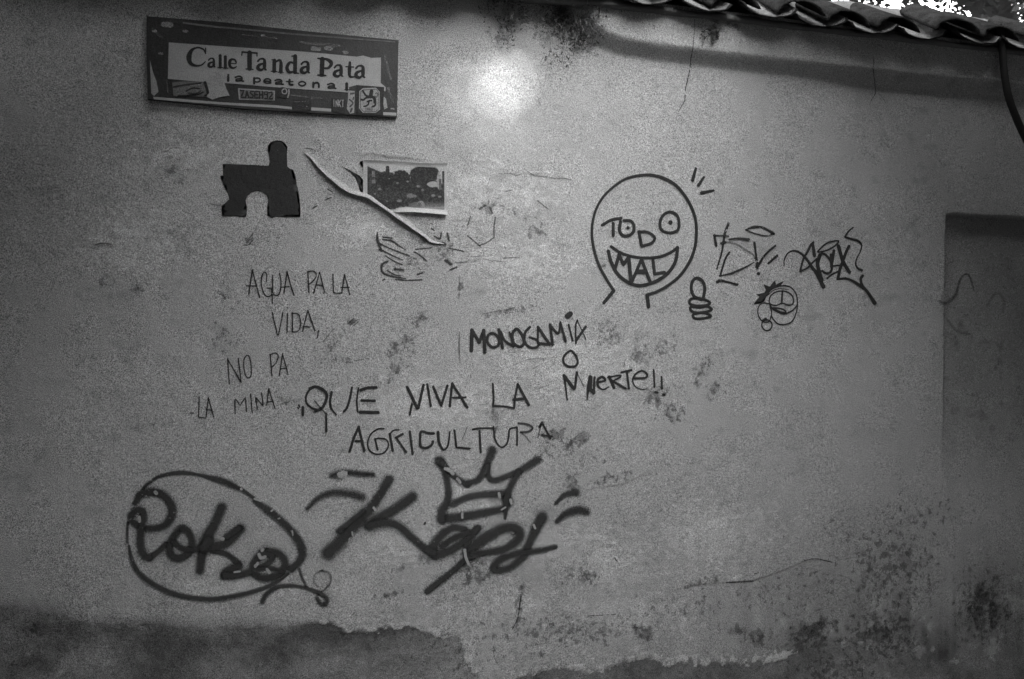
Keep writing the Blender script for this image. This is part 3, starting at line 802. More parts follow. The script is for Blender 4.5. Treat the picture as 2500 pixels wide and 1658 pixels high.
part_ink('accent_mark', 'f', 'fat', [([(1220,303),(1114,325)], [20,30])], g)
part_ink('thumb', 'f', 'fat', [([(1130,1240),(1142,1150),(1120,1090),(1075,1065),(1035,1095),(1025,1160),(1050,1225),(1110,1250)], 28)], g)
for pts in ([(1020,1250),(1080,1240),(1150,1255),(1188,1282),(1150,1302),(1060,1305),(1010,1285),(1020,1250)], [(1022,1315),(1100,1322),(1160,1312),(1203,1338),(1150,1360),(1060,1365),(1020,1345),(1022,1315)], [(1045,1382),(1130,1368),(1195,1395),(1150,1413),(1065,1418),(1040,1400),(1045,1382)]):
    part_ink('finger', 'f', 'fat', [(pts, 24)], g)

Ink.gain = 1.42
# ---- dry brush tag, black tag and small spiky head
g = empty('graffiti_tag', (ray_plane(1815, 620, 0)[0], 0, ray_plane(1815, 620, 0)[1]), 'dry streaky brush tag with a halo over it', parent=wall)
glyphs(g, 't', M['dry'], [
 [([(385,225),(345,330),(325,440)], 28), ([(325,440),(300,580),(245,770)], [24,16]), ([(205,368),(380,375)], 18), ([(215,365),(235,490)], 26), ([(290,462),(345,450)], 22), ([(385,415),(490,405),(620,415)], [18,24,34])],
 [([(345,445),(480,475),(600,545),(680,600),(705,640)], 22, .5), ([(395,570),(350,640),(310,760),(285,850)], 22), ([(270,852),(400,825),(540,770),(690,690)], [12,24,22,10])],
 [([(250,925),(290,908),(400,930),(490,955)], [34,28,20,28])],
 [([(695,455),(725,700),(722,755)], [28,22,36]), ([(735,735),(800,630),(870,550),(945,490)], [30,22,22]), ([(740,825)], 36)],
 [([(865,700),(965,610)], 26)],
 [([(590,300),(680,268),(780,270),(850,300),(925,345)], [14,30,26,24,34]), ([(590,300),(700,345),(830,372),(925,350)], 16, .9)]])
g = empty('graffiti_tag', (ray_plane(2030, 620, 0)[0], 0, ray_plane(2030, 620, 0)[1]), 'sharp black marker tag with a long tail to the lower right', parent=wall)
glyphs(g, 't', M['fat'], [
 [([(1048,735),(1055,650),(1100,575),(1170,550),(1240,575),(1310,640),(1380,740),(1450,840),(1520,980)], [8,12,14,20,24,28,32,36,40]), ([(1400,450),(1370,480),(1330,560),(1280,650),(1240,795)], [22,24,20,18]), ([(1390,470),(1405,560),(1412,610)], 30), ([(1240,795),(1320,760),(1400,680),(1470,620),(1500,575)], 18)],
 [([(1480,600),(1450,700),(1475,820),(1500,900)], 36), ([(1500,580),(1550,600),(1610,680),(1620,760),(1600,810),(1550,820),(1505,790)], 22), ([(1610,600),(1618,740)], 30)],
 [([(1455,565),(1500,510),(1580,450),(1700,432),(1660,490),(1560,545),(1455,565)], 16)],
 [([(1645,550),(1625,680)], 28), ([(1620,735),(1700,725),(1750,720)], 16)],
 [([(1700,495),(1730,600),(1760,690),(1830,805)], 34), ([(1825,495),(1790,570),(1750,680),(1715,780),(1692,885)], 28)],
 [([(1565,882),(1630,830),(1720,790)], 18), ([(1688,890),(1800,885),(1900,930),(2000,1000)], [24,24,30]), ([(1988,850),(1965,890),(1985,970),(2050,1050),(2132,1175)], [28,26,30,30,38])],
 [([(1875,272),(1820,320),(1780,385)], [14,20]), ([(1780,388),(1860,410),(1930,430),(1975,480),(1960,560),(1920,640),(1905,710),(1930,760),(1978,785)], [20,22,24,14,10,14,18,24])]])
g = empty('painted_face', (ray_plane(1870, 740, 0)[0], 0, ray_plane(1870, 740, 0)[1]), 'small goggled cartoon head with spiky hair', parent=wall)
Ink.gain = 1.2
i = Ink(); i.fill([(685,1190),(760,1100),(720,1078),(815,1055),(835,1020),(805,955),(880,985),(940,905),(950,960),(1042,915),(1005,965),(900,1010),(845,1070),(812,1150),(750,1180)], .88, 't', rim=1.2); i.build('hair', M['fat'], g, off=0.0008)
part_ink('head_outline', 't', 'fat', [([(845,1090),(890,1020),(960,985),(1050,968),(1130,990),(1190,1060),(1208,1160),(1200,1270),(1150,1390),(1070,1430),(980,1425),(920,1370),(900,1330)], 15), ([(860,1080),(920,1025),(1000,1005),(1100,1015)], 10, .8)], g)
part_ink('goggles', 't', 'fat', [([(870,1160),(890,1090),(960,1040),(1060,1035),(1130,1070),(1162,1130),(1150,1190),(1100,1200),(1030,1180),(950,1205),(890,1190),(870,1160)], 16), ([(1028,1040),(1020,1185)], 18)], g)
part_ink('mouth', 't', 'fat', [([(880,1195),(920,1250),(1000,1295),(1070,1300),(1150,1265),(1200,1210)], 17), ([(920,1235),(1000,1240),(1060,1265),(1065,1290),(1000,1280),(930,1240)], 18)], g)
part_ink('cheek', 't', 'fat', [([(870,1185),(800,1175),(750,1210),(735,1290),(760,1360),(800,1400),(850,1405),(880,1380),(900,1290),(880,1210)], 14)], g)
part_ink('nose', 't', 'fat', [([(845,1375),(795,1400),(785,1450),(820,1500),(870,1502),(902,1460),(898,1410),(845,1375)], 17), ([(792,1385),(832,1358)], 20)], g)

Ink.gain = 1.26
# ---- spray paint: oval tag at lower left
g = empty('graffiti_tag', (ray_plane(520, 1290, 0)[0], 0, ray_plane(520, 1290, 0)[1]), 'looping black spray tag inside a drawn oval', parent=wall)
part_ink('oval', 'c', 'spray', [([(275,290),(300,255),(345,222)], 44, .9), ([(370,200),(430,170),(500,150),(620,132),(760,145),(900,175),(1050,220),(1130,255),(1190,285)], [40,44,50,50,36,50,80,80,50]), ([(1215,290),(1270,330),(1325,370)], 44),
    ([(1345,400),(1440,470),(1560,565),(1690,690),(1770,795),(1798,900),(1760,990),(1690,1050)], [60,95,95,95,100,100,90]),
    ([(128,610),(120,700),(122,800)], 34, .85), ([(138,830),(155,930),(205,1050),(300,1150),(450,1240),(620,1305),(850,1340),(1000,1335),(1200,1300),(1400,1245),(1530,1190),(1660,1100)], [26,50,64,64,64,60,58,58,54,50,46,30])], g)
glyphs(g, 'c', M['spray'], [
 [([(195,425),(250,345),(350,320),(460,350),(540,440),(545,540),(490,630),(400,665),(300,665),(200,630),(155,560),(200,500),(265,500),(275,570),(250,700),(250,850),(285,930),(335,945)], [60,100,100,100,100,100,90,80,80,80,80,80,90,90,90,90,80])],
 [([(335,950),(430,880),(490,820)], 66), ([(640,670),(570,740),(525,840),(540,920),(600,955),(660,940),(720,890),(740,800),(710,710),(640,670)], 86), ([(560,800),(650,860),(760,870),(850,850)], 70)],
 [([(1025,465),(970,600),(900,730),(845,870),(815,1070)], [110,105,120,100,90]), ([(1205,670),(1100,790),(980,840),(850,840)], [100,95,110,120]), ([(1190,665),(1070,750)], 78), ([(900,780),(850,860)], 120)],
 [([(930,885),(1050,905),(1130,955),(1185,1010)], [44,60,64,80]), ([(1185,1030),(1090,1065),(1055,1110)], 90), ([(1055,1115),(1150,1120),(1280,1085)], [100,90,84])],
 [([(1460,895),(1370,950),(1325,1030),(1345,1105),(1440,1145),(1560,1115),(1625,1040),(1620,960),(1560,905),(1460,895)], 92), ([(1400,900),(1510,930),(1470,1000),(1350,1055)], 66), ([(1350,1060),(1480,1050),(1600,1080)], 56)]])
part_ink('flourish', 'c', 'spray', [([(1770,1060),(1790,1130),(1835,1230)], 36, .85), ([(1412,1370),(1460,1290),(1560,1228),(1700,1215),(1840,1240),(1960,1285),(2030,1340),(2015,1395),(1970,1385),(1935,1330)], [60,60,56,50,40,40,56,58,56,50], .95)], g)
part_ink('flourish', 'c', 'mist', [([(1985,1070),(1915,1110),(1905,1180),(1950,1230)], 26, .5), ([(1985,1070),(2055,1100),(2065,1180),(2010,1250),(1950,1290)], 32, .7)], g)
for pts, w in [([(388,318),(400,332)], 30), ([(990,745),(1035,768)], 34), ([(1210,290)], 22), ([(1340,385),(1400,405)], 18), ([(1420,870),(1410,880)], 26), ([(1380,915),(1400,950),(1440,940)], 30), ([(1370,1000),(1345,1030)], 26), ([(1460,1060),(1480,1090)], 28), ([(1145,1085),(1200,1080)], 16), ([(1500,500),(1515,490)], 16), ([(1565,575),(1580,570)], 14), ([(1700,690),(1705,730)], 14), ([(235,560),(240,600)], 26)]:
    part_ink('bare_chip', 'c', 'chip', [(pts, w, .85)], g, off=0.0045)

# ---- spray paint: crowned tag
g = empty('graffiti_tag', (ray_plane(1050, 1260, 0)[0], 0, ray_plane(1050, 1260, 0)[1]), 'slanted black spray tag with a crown above it', parent=wall)
part_ink('accent_mark', 'k', 'mist', [([(285,315),(370,292),(480,300),(590,308)], [66,70,62,60], 1.1)], g)
part_ink('accent_mark', 'k', 'mist', [([(95,565),(180,485),(280,445),(400,450),(510,478)], [50,66,84,92,90], .95)], g)
glyphs(g, 'k', M['spray'], [
 [([(715,345),(640,470),(560,580),(430,720),(330,830),(255,905)], [84,80,90,100,112,118]), ([(520,590),(420,665),(330,735)], 52, .85), ([(892,475),(780,555),(640,640),(560,690)], [88,90,90,90]), ([(570,690),(680,672),(780,692),(880,775),(980,860),(1050,900)], [90,76,70,70,70,80])],
 [([(1290,722),(1200,712),(1110,770),(1052,850),(1060,915),(1150,900),(1250,840),(1340,770),(1390,715)], [56,66,74,80,84,70,66,60,60]), ([(1320,745),(1200,795),(1120,850)], 58)],
 [([(1385,720),(1320,800),(1300,900),(1325,930)], 66), ([(1330,930),(1350,865),(1450,790),(1590,715),(1690,722),(1700,790),(1600,868),(1480,895),(1350,910)], [84,100,100,90,90,84,70,62,70])],
 [([(1880,630),(1830,720),(1780,830),(1730,930),(1640,1010),(1550,1035),(1505,1020),(1560,955),(1700,905),(1850,885),(1980,857)], [96,90,70,74,64,64,70,60,56,50,40])],
 [([(1320,930),(1200,1040),(1100,1120),(1005,1195)], [60,52,64,60], .97)]])
part_ink('crown', 'k', 'spray', [([(1100,205),(1135,270),(1165,400),(1160,510),(1120,580),(1115,650)], [100,60,64,68,84,90]), ([(1120,220),(1180,290),(1240,340),(1310,385)], [60,54,50,60]), ([(1310,372),(1390,345),(1440,265),(1500,120)], [60,62,68,84]), ([(1465,240),(1470,320),(1510,350),(1600,322),(1700,280),(1800,220),(1840,195)], [50,52,58,54,60,72,76]),
    ([(1700,290),(1640,390),(1610,480),(1595,640)], [60,66,76,26]), ([(1200,530),(1300,480),(1430,455),(1570,450)], [58,64,64,70]), ([(1130,640),(1250,632),(1400,605),(1580,570)], [90,90,84,60]), ([(1600,470),(1620,520)], 96)], g)
part_ink('accent_mark', 'k', 'spray', [([(1980,530),(2050,462),(2140,440)], [30,54,64], .95)], g)
part_ink('accent_mark', 'k', 'mist', [([(1990,665),(2060,605),(2150,578),(2215,588)], [46,74,84,80], 1.2)], g)
for pts, w in [([(345,312),(375,300)], 48), ([(1145,262),(1180,275),(1200,300)], 26), ([(1235,340),(1255,365)], 22), ([(1550,450),(1555,480)], 20), ([(1640,500),(1645,525)], 20), ([(1272,600),(1272,635)], 16), ([(600,560),(612,575)], 20), ([(436,745),(440,770)], 14), ([(415,795),(410,820)], 12), ([(1290,880),(1300,940),(1320,990)], 20), ([(1815,690),(1825,715)], 16), ([(1570,575),(1600,555)], 12)]:
    part_ink('bare_chip', 'k', 'chip', [(pts, w, .85)], g, off=0.0045)

Ink.gain = 1.1
# ---- faint loops inside the niche
g = empty('graffiti_tag', (ray_plane(2390, 700, 0)[0], 0, ray_plane(2390, 700, 0)[1]), 'faint brushed loops inside the niche', parent=wall)
part_ink('loop', 'n', 'mist', [([(560,1060),(610,1075),(660,1050),(715,990),(740,900),(770,820),(815,780),(850,800),(875,860),(895,940)], [50,60,60,50,44,36,30,30,30,26], .6)], g, off=0.002)
part_ink('loop', 'n', 'mist', [([(640,1250),(700,1330),(760,1370),(850,1390)], 44, .4)], g, off=0.002)
part_ink('loop', 'n', 'mist', [([(1030,1100),(1100,990),(1160,980),(1200,1060),(1190,1160)], 40, .35)], g, off=0.002)

# ---- stencilled jigsaw shape
i = Ink(); i.fill([(1068,425),(1300,433),(1500,442),(1655,450),(1675,395),(1662,310),(1645,250),(1647,190),(1680,145),(1740,125),(1810,130),(1855,160),(1885,200),(1878,300),(1880,390),(1885,455),(1920,485),(1962,500),(1985,570),(2000,660),(2030,800),(2042,900),(2050,1000),(2050,1095),(1860,1092),(1730,1085),(1695,1105),(1640,1080),(1637,980),(1655,880),(1630,810),(1570,768),(1500,758),(1430,780),(1370,830),(1350,890),(1370,980),(1362,1090),(1200,1078),(1058,1078),(1055,960),(1105,920),(1155,870),(1140,800),(1095,720),(1068,650),(1045,600),(1040,575),(1078,570),(1080,500)], 1, 'z', rim=1.3)
i.build('stencil', M['stencil'], wall, off=0.0015, label='solid black jigsaw-like stencilled shape')
for pts in ([(495,285),(600,345),(680,385),(720,430),(720,580),(695,545),(680,470),(650,400),(590,345),(540,315)], [(690,245),(718,225),(722,305),(705,275)]):
    i = Ink(); i.fill(pts, 1, 'p', rim=1.0); i.build('old_paint', M['stencil'], wall, off=0.002)

# ------------------------------------------------------------------ paper picture
poster = empty('street_poster', (ray_plane(955, 455, 0)[0], -0.01, ray_plane(955, 455, 0)[1]), 'small torn paper picture of a tree-lined street, half under the peeling layer', 'poster')
def sheet(name, x0, x1, top, bottom, mat, parent, off, nx, ny, curl=0.0, fn=None):
    v = []; at_ = []
    xs = np.linspace(x0, x1, nx)
    P = []
    for k, x in enumerate(xs):
        yt, yb = top(x), bottom(x)
        for j in range(ny):
            P.append((x, yt + (yb - yt) * j / (ny - 1)))
    P = np.array(P); W = on_wall(off)(P)
    J = np.tile(np.arange(ny), nx) / (ny - 1)
    X = np.repeat(np.arange(nx), ny) / (nx - 1)
    W[:, 1] -= curl * np.clip((J - 0.86) / 0.14, 0, 1) ** 2 * np.clip((X - 0.35) / 0.2, 0, 1) + 0.3 * curl * np.clip((0.08 - J) / 0.08, 0, 1) ** 2
    fcs = [(i_*ny+j, i_*ny+j+1, (i_+1)*ny+j+1, (i_+1)*ny+j) for i_ in range(nx-1) for j in range(ny-1)]
    a = {'tone': fn(P)} if fn else None
    return mesh_obj(name, W, fcs, mat, parent, attrs=a)
fa = np.array(fold)
def fold_y(x): return float(np.interp(x, fa[:, 0], fa[:, 1]))
def pp(x, y): return cv('p', [(x, y)])[0]
ptop = lambda x: np.interp(x, [885, 960, 1030, 1092], [391, 394, 399, 399])
pbot = lambda x: min(np.interp(x, [885, 985, 1040, 1092], [520, 518, 521, 526]), fold_y(x) - 2)
sheet('paper', 887, 1091, ptop, pbot, M['paper'], poster, 0.0022, 60, 30, 0.014)
def picture_tone(P):
    ph_x = (P[:, 0] - 720) / CROPS['p'][2]; ph_y = (P[:, 1] - 340) / CROPS['p'][2]
    t = np.full(len(P), 0.50)
    def blob(x, y, rx, ry, v, ed=0.12, j=0.0):
        nonlocal t
        d = ((ph_x - x) / rx) ** 2 + ((ph_y - y) / ry) ** 2 + j * (fbm(ph_x / 22, ph_y / 22, 3, 3) - 0.5)
        k = sstep(1 + ed, 1 - ed, d); t = t * (1 - k) + v * k
    def quad(x0_, x1_, y0_, y1_, v):
        nonlocal t
        k = ((ph_x > x0_) & (ph_x < x1_) & (ph_y > y0_) & (ph_y < y1_)).astype(float)
        t = t * (1 - k) + v * k
    quad(760, 1600, 470, 720, 0.05)
    k = (ph_y > 285 + (ph_x - 765) * 0.42) & (ph_x < 930); t[k] = 0.06
    quad(815, 850, 340, 400, .22); quad(820, 855, 430, 470, .2)
    blob(985, 330, 22, 60, .05); blob(970, 420, 90, 80, .035, j=.6); blob(1130, 410, 95, 85, .035, j=.6); blob(1380, 380, 160, 110, .035, j=.7); blob(1350, 480, 180, 90, .04, j=.8)
    blob(1200, 540, 260, 90, .045, j=.8); blob(1470, 480, 60, 32, .40, j=.8); blob(1530, 440, 22, 90, .34, j=.6)
    quad(1565, 1592, 340, 560, .07); quad(1530, 1560, 420, 540, .12)
    blob(1000, 660, 160, 90, .035, j=.8); blob(1050, 600, 200, 60, .06, j=.8)
    for (x, y, r_) in [(1090,465,14),(1230,600,40),(1270,605,26),(1110,655,24),(1310,500,20),(1360,540,16),(1470,600,24),(1540,610,18),(1200,450,14),(900,530,20),(980,660,10),(850,580,14),(1000,420,10)]:
        blob(x, y, r_, r_ * 0.6, .22, .5, .6)
    blob(1300, 700, 90, 30, .12, j=.8); blob(1340, 700, 40, 45, .30, j=.4); blob(1325, 705, 24, 30, .08, j=.4)
    k = sstep(640, 760, ph_y) * sstep(1100, 1450, ph_x); t = t * (1 - .9 * k) + .30 * .9 * k
    k = sstep(690, 770, ph_y) * sstep(1000, 1150, ph_x); t = t * (1 - .6 * k) + .26 * .6 * k
    t += 0.20 * (fbm(ph_x / 9, ph_y / 8, 5, 4) - 0.5)
    return np.clip(t, .03, .6)
mt, nt, out = new_mat("printed_photo")
at_n = nt.nodes.new("ShaderNodeAttribute"); at_n.attribute_name = "tone"
c = math_node(nt, 'MULTIPLY', at_n.outputs["Fac"], math_node(nt, 'ADD', grain(nt, 0.45), 1.0))
pb = rough_bsdf(nt, out, c, 0.6)
nt.links.new(pb.outputs[0], out.inputs[0]); M['photo'] = mt
def shift(fy_, dx): return fy_
itop = lambda x: np.interp(x, [896, 1000, 1085], [404, 406, 410])
ibot = lambda x: min(np.interp(x, [896, 985, 1085], [512, 511, 518]), fold_y(x) - 4)
sheet('printed_picture', 897, 1085, itop, ibot, M['photo'], poster, 0.0034, 150, 90, 0.0, picture_tone)

# ------------------------------------------------------------------ street name sign
SB = 0.014
sign = empty('street_sign', (ray_plane(667, 160, SB)[0], -0.01, ray_plane(667, 160, SB)[1]), 'black and white street name sign reading Calle Tanda Pata', 'sign')
def slab(name, crop, pts, mat, parent, h0, h1, label=None, bev=0.0):
    """flat plate with the outline pts, from h0 to h1 metres in front of the wall"""
    P = cv(crop, pts)
    ar = sum(P[i][0] * P[(i+1) % len(P)][1] - P[(i+1) % len(P)][0] * P[i][1] for i in range(len(P)))
    if ar < 0: P = P[::-1]
    A = on_plane(h1)(P); Bk = A.copy(); Bk[:, 1] = -h0
    n = len(P)
    v = A.tolist() + Bk.tolist()
    f = [tuple(t) for t in tessellate_polygon([[Vector((p[0], -p[1], 0)) for p in P]])]
    f += [(k, (k+1) % n, n + (k+1) % n, n + k) for k in range(n)]
    o = mesh_obj(name, v, f, mat, parent, label, smooth=False)
    bm = bmesh.new(); bm.from_mesh(o.data); bmesh.ops.recalc_face_normals(bm, faces=bm.faces); bm.to_mesh(o.data); bm.free()
    return o
slab('board', 'a', [(65,70),(700,120),(1500,205),(2268,280),(2262,600),(2255,955),(1500,915),(900,878),(75,795),(62,400)], M['sign_black'], sign, 0.0, SB)
slab('name_panel', 'a', [(258,300),(900,345),(1500,385),(1900,425),(1960,415),(2030,435),(2115,432),(2112,655),(2155,690),(2155,725),(2140,725),(2135,692),(1900,672),(1835,690),(1835,738),(1300,700),(760,655),(500,640),(250,618)], M['sign_white'], sign, SB, SB + 0.0012)
slab('border_line', 'a', [(380,120),(700,158),(1300,215),(1800,255),(2240,290),(2240,302),(1800,270),(1300,230),(700,172),(380,134)], M['sticker_grey'], sign, SB, SB + 0.0010)
slab('border_line', 'a', [(120,775),(700,822),(1200,850),(1335,865),(1335,885),(1200,872),(700,842),(130,798)], M['sign_white'], sign, SB, SB + 0.0010)
slab('border_line', 'a', [(1505,868),(1680,880),(1680,905),(1505,895)], M['sign_white'], sign, SB, SB + 0.0010)
slab('border_line', 'a', [(2135,910),(2250,915),(2250,940),(2135,935)], M['sign_white'], sign, SB, SB + 0.0010)
slab('scratch', 'a', [(92,450),(120,560),(150,640),(168,730),(130,768),(105,745)], M['sticker_light'], sign, SB, SB + 0.0010)
for (x, y, r_) in [(185,395,26),(240,140,60),(400,200,30),(130,200,24),(1800,385,30),(1540,355,50),(1650,350,40),(1080,235,22),(2215,880,20)]:
    i = Ink(); i.stroke([(x - r_ * .4, y), (x + r_ * .6, y + r_ * .1)], r_ * .9, .45, True, 'a'); i.build('worn_patch', M['scab'] if False else M['chip'], sign, plane=SB + 0.0014)
for pts, w in [([(300,110),(520,150),(760,190)], 18), ([(120,180),(200,260)], 30), ([(900,230),(1200,262)], 14), ([(1400,300),(1750,330)], 26), ([(2150,420),(2200,620)], 24), ([(110,300),(130,380)], 16), ([(1320,760),(1600,790)], 14), ([(2180,700),(2230,850)], 20), ([(240,650),(250,740)], 16)]:
    i = Ink(); i.stroke(pts, w, .16, True, 'a'); i.build('scuff', M['chip'], sign, plane=SB + 0.0014)
def serif(parent, crop, strokes):
    i = Ink()
    for q, st in enumerate(strokes): i.stroke(st[0], st[1], 1.0, st[2] if len(st) > 2 else True, crop, h=0.0002 * (q % 4))
    i.build('letter', M['sign_ink'], parent, plane=SB + 0.0018)
M['sign_ink'] = paint_material("sign_lettering", 0.035, 0.25, 0.15, 0.74)
def low_a(x, y, s):
    return [([(x-34*s,y-32*s),(x-12*s,y-52*s),(x+22*s,y-44*s),(x+24*s,y+30*s),(x+38*s,y+44*s)], [18*s,16*s,28*s,34*s,14*s]), ([(x+18*s,y-14*s),(x-26*s,y+4*s),(x-34*s,y+32*s),(x-6*s,y+46*s),(x+20*s,y+28*s)], [14*s,26*s,34*s,26*s,14*s])]
serif(sign, 'a', [([(576,385),(560,360),(510,345),(460,368),(435,425),(448,482),(495,503),(545,498),(578,468)], [14,16,16,36,50,36,20,14,10]), ([(580,350),(580,398)], 12)])
serif(sign, 'a', low_a(633, 480, .78))
serif(sign, 'a', [([(708,415),(708,515)], 28), ([(688,519),(730,521)], 9)])
serif(sign, 'a', [([(753,425),(753,520)], 28), ([(735,524),(775,525)], 9)])
serif(sign, 'a', [([(792,482),(845,484),(838,455),(810,448),(790,470),(795,510),(825,525),(850,512)], [10,10,18,18,28,26,20,10])])
serif(sign, 'a', [([(965,390),(965,528)], 42), ([(900,384),(1030,394)], 16), ([(900,384),(896,412)], 12), ([(1030,392),(1030,420)], 12), ([(935,532),(995,536)], 12)])
serif(sign, 'a', low_a(1072, 496, 1.0))
serif(sign, 'a', [([(1182,458),(1180,550)], 34), ([(1195,470),(1225,455),(1240,480),(1238,556)], [16,24,32,34]), ([(1155,553),(1204,556)], 10), ([(1215,560),(1260,563)], 10), ([(1160,452),(1185,450)], 10)])
serif(sign, 'a', [([(1365,420),(1362,560)], 36), ([(1355,485),(1318,475),(1292,520),(1312,560),(1355,555)], [12,26,34,28,12]), ([(1335,420),(1365,418)], 12), ([(1362,568),(1392,570)], 12)])
serif(sign, 'a', low_a(1452, 522, 1.0))
serif(sign, 'a', [([(1602,445),(1596,580)], 42), ([(1562,440),(1640,448),(1680,482),(1655,522),(1605,525)], [14,20,38,24,14]), ([(1562,584),(1632,590)], 13)])
serif(sign, 'a', low_a(1742, 552, 1.0))
serif(sign, 'a', [([(1843,475),(1838,580),(1850,602),(1878,600)], [22,34,28,12]), ([(1808,512),(1875,516)], 12)])
serif(sign, 'a', low_a(1932, 560, 1.05))
# lower line: Via peatonal, its first letter hidden under paper
def small(kind, x, y, s=1.0):
    d = {'i': [([(0,-10),(0,22)], 22), ([(0,-26)], 18)], 'a': [([(-22,-10),(0,-18),(18,-8),(18,20),(28,22)], 15), ([(16,2),(-14,6),(-18,20),(14,18)], 14)],
         'p': [([(-14,-14),(-14,30)], 20), ([(-14,-12),(14,-14),(24,4),(10,18),(-12,16)], 14)], 'e': [([(-20,4),(22,4),(12,-14),(-10,-14),(-22,4),(-8,20),(22,18)], 13)],
         't': [([(0,-22),(0,16),(18,20)], 20), ([(-20,-8),(20,-8)], 10)], 'o': [([(0,-16),(-22,0),(-10,18),(10,18),(22,0),(0,-16)], 15)],
         'n': [([(-16,-14),(-16,22)], 20), ([(-12,-8),(6,-16),(18,-4),(18,22)], 17)], 'l': [([(0,-26),(0,22)], 26), ([(-14,24),(14,24)], 8)]}[kind]
    serif(sign, 'a', [([(x + p[0] * s * 1.35, y + p[1] * s) for p in st[0]], st[1] * s) for st in d])
for ch, x in zip('iapeatonal', [778, 872, 1025, 1120, 1220, 1315, 1425, 1545, 1680, 1815]): small(ch, x, 608 + (x - 778) * 0.078 + (4 if ch == 'i' else 0), 1.05)

def sticker(name, label, crop, pts, mat, h=SB + 0.0016, t=0.0006, cat='sticker'):
    P = cv(crop, pts); x, y = np.mean([p[0] for p in P]), np.mean([p[1] for p in P])
    e = empty(name, (ray_plane(x, y, h)[0], -h, ray_plane(x, y, h)[1]), label, cat)
    slab('backing', crop, pts, M[mat], e, h - 0.0008, h + t)
    return e, h + t + 0.0005
def lines(parent, crop, mat, strokes, h, name='letter'):
    i = Ink()
    for st in strokes: i.stroke(st[0], st[1], st[2] if len(st) > 2 else 1, st[3] if len(st) > 3 else False, crop)
    return i.build(name, M[mat], parent, plane=h)
M['ink_light'] = paint_material("print_light", 0.36, 0.3, 0.4, 0.70)
M['ink_grey'] = paint_material("print_grey", 0.20, 0.4, 0.5, 0.70)
FONT = {'Z': [[(0,0),(1,0),(0,1),(1,1)]], 'A': [[(0,1),(.5,0),(1,1)], [(.2,.65),(.8,.65)]], 'S': [[(1,.05),(.2,0),(0,.25),(1,.7),(.8,1),(0,.95)]], 'E': [[(1,0),(0,0),(0,1),(1,1)], [(0,.5),(.8,.5)]],
        'H': [[(0,0),(0,1)], [(1,0),(1,1)], [(0,.5),(1,.5)]], '9': [[(1,.4),(.1,.4),(.1,0),(1,0),(1,1),(.2,1)]], '2': [[(0,.1),(.9,0),(1,.35),(0,1),(1,1)]], 'I': [[(.5,0),(.5,1)]], 'N': [[(0,1),(0,0),(1,1),(1,0)]],
        'K': [[(0,0),(0,1)], [(1,0),(.1,.5),(1,1)]], 'T': [[(0,0),(1,0)], [(.5,0),(.5,1)]], '1': [[(.3,.2),(.6,0),(.6,1)]], '8': [[(.5,.45),(0,.2),(.5,0),(1,.2),(.5,.45),(0,.75),(.5,1),(1,.75),(.5,.45)]], '6': [[(.9,0),(.1,.5),(.1,1),(.9,1),(.9,.55),(.1,.55)]], '0': [[(0,0),(1,0),(1,1),(0,1),(0,0)]]}
def text(parent, crop, mat, s, x, y, w, hgt, gap, sw, h, slope=0.0):
    for ch in s:
        lines(parent, crop, mat, [([(x + p[0] * w, y + p[1] * hgt + (x - 0) * 0) for p in seg], sw) for seg in FONT[ch]], h)
        x += w + gap; y += (w + gap) * slope
e, h = sticker('sticker', 'smeared grey sticker at the left end of the street sign', 'a', [(285,650),(400,640),(590,645),(610,720),(590,775),(300,768)], 'sticker_grey')
lines(e, 'a', 'ink_light', [([(310,720),(420,690),(550,670)], 22, .5, True), ([(330,745),(480,735),(560,700)], 20, .5, True)], h, 'smear'); 
lines(e, 'a', 'stencil', [([(300,690),(400,672),(540,655)], 16, .8, True), ([(410,725),(470,700),(540,712),(500,745),(430,745)], 14, .8, True), ([(340,768),(500,758),(560,735)], 14, .8, True), ([(575,650),(590,700),(600,740)], 24, .9, True)], h, 'scribble')
e, h = sticker('paper_scrap', 'torn blank white paper scrap over the sign, left of the ZASEH92 sticker', 'a', [(610,580),(680,550),(745,570),(770,610),(745,650),(760,700),(790,765),(700,778),(640,800),(600,780),(560,770),(600,740),(590,690),(575,650),(600,640)], 'sticker_light', cat='paper')
e, h = sticker('sticker', 'framed sticker reading ZASEH92', 'a', [(863,700),(1187,722),(1185,808),(872,800)], 'sticker_light')
slab('dark_field', 'a', [(876,712),(1176,734),(1174,798),(884,790)], M['sticker_grey'], e, h - 0.0006, h)
text(e, 'a', 'stencil', 'ZASEH92', 888, 722, 28, 58, 13, 13, h + 0.0004, 0.05)
e, h = sticker('sticker', 'small dark sticker with a white loop and hook', 'a', [(1205,700),(1255,690),(1315,705),(1312,780),(1285,790),(1210,775)], 'sticker_dark')
lines(e, 'a', 'ink_light', [([(1275,705),(1250,720),(1255,745),(1280,748),(1292,728),(1275,705)], 11, 1, True), ([(1310,712),(1308,750),(1300,780)], 14, 1, True)], h, 'loop')
e, h = sticker('sticker', 'scuffed dark oblong sticker across the lower edge of the sign', 'a', [(1345,800),(1490,795),(1505,830),(1495,895),(1360,905),(1335,860)], 'sticker_dark')
lines(e, 'a', 'ink_grey', [([(1360,820),(1480,815)], 9, .6, True), ([(1370,860),(1470,855)], 14, .5, True), ([(1360,890),(1480,882)], 8, .5, True)], h, 'print')
e, h = sticker('sticker', 'dark sticker with thin tall letters INKT', 'a', [(1684,785),(1805,800),(1800,925),(1690,905)], 'sticker_dark')
text(e, 'a', 'ink_light', 'INKT', 1694, 800, 17, 60, 9, 7, h, 0.06)
e, h = sticker('sticker', 'narrow speckled upright sticker left of the lion shield', 'a', [(1830,720),(1885,725),(1880,915),(1845,925),(1815,880),(1825,800)], 'sticker_light')
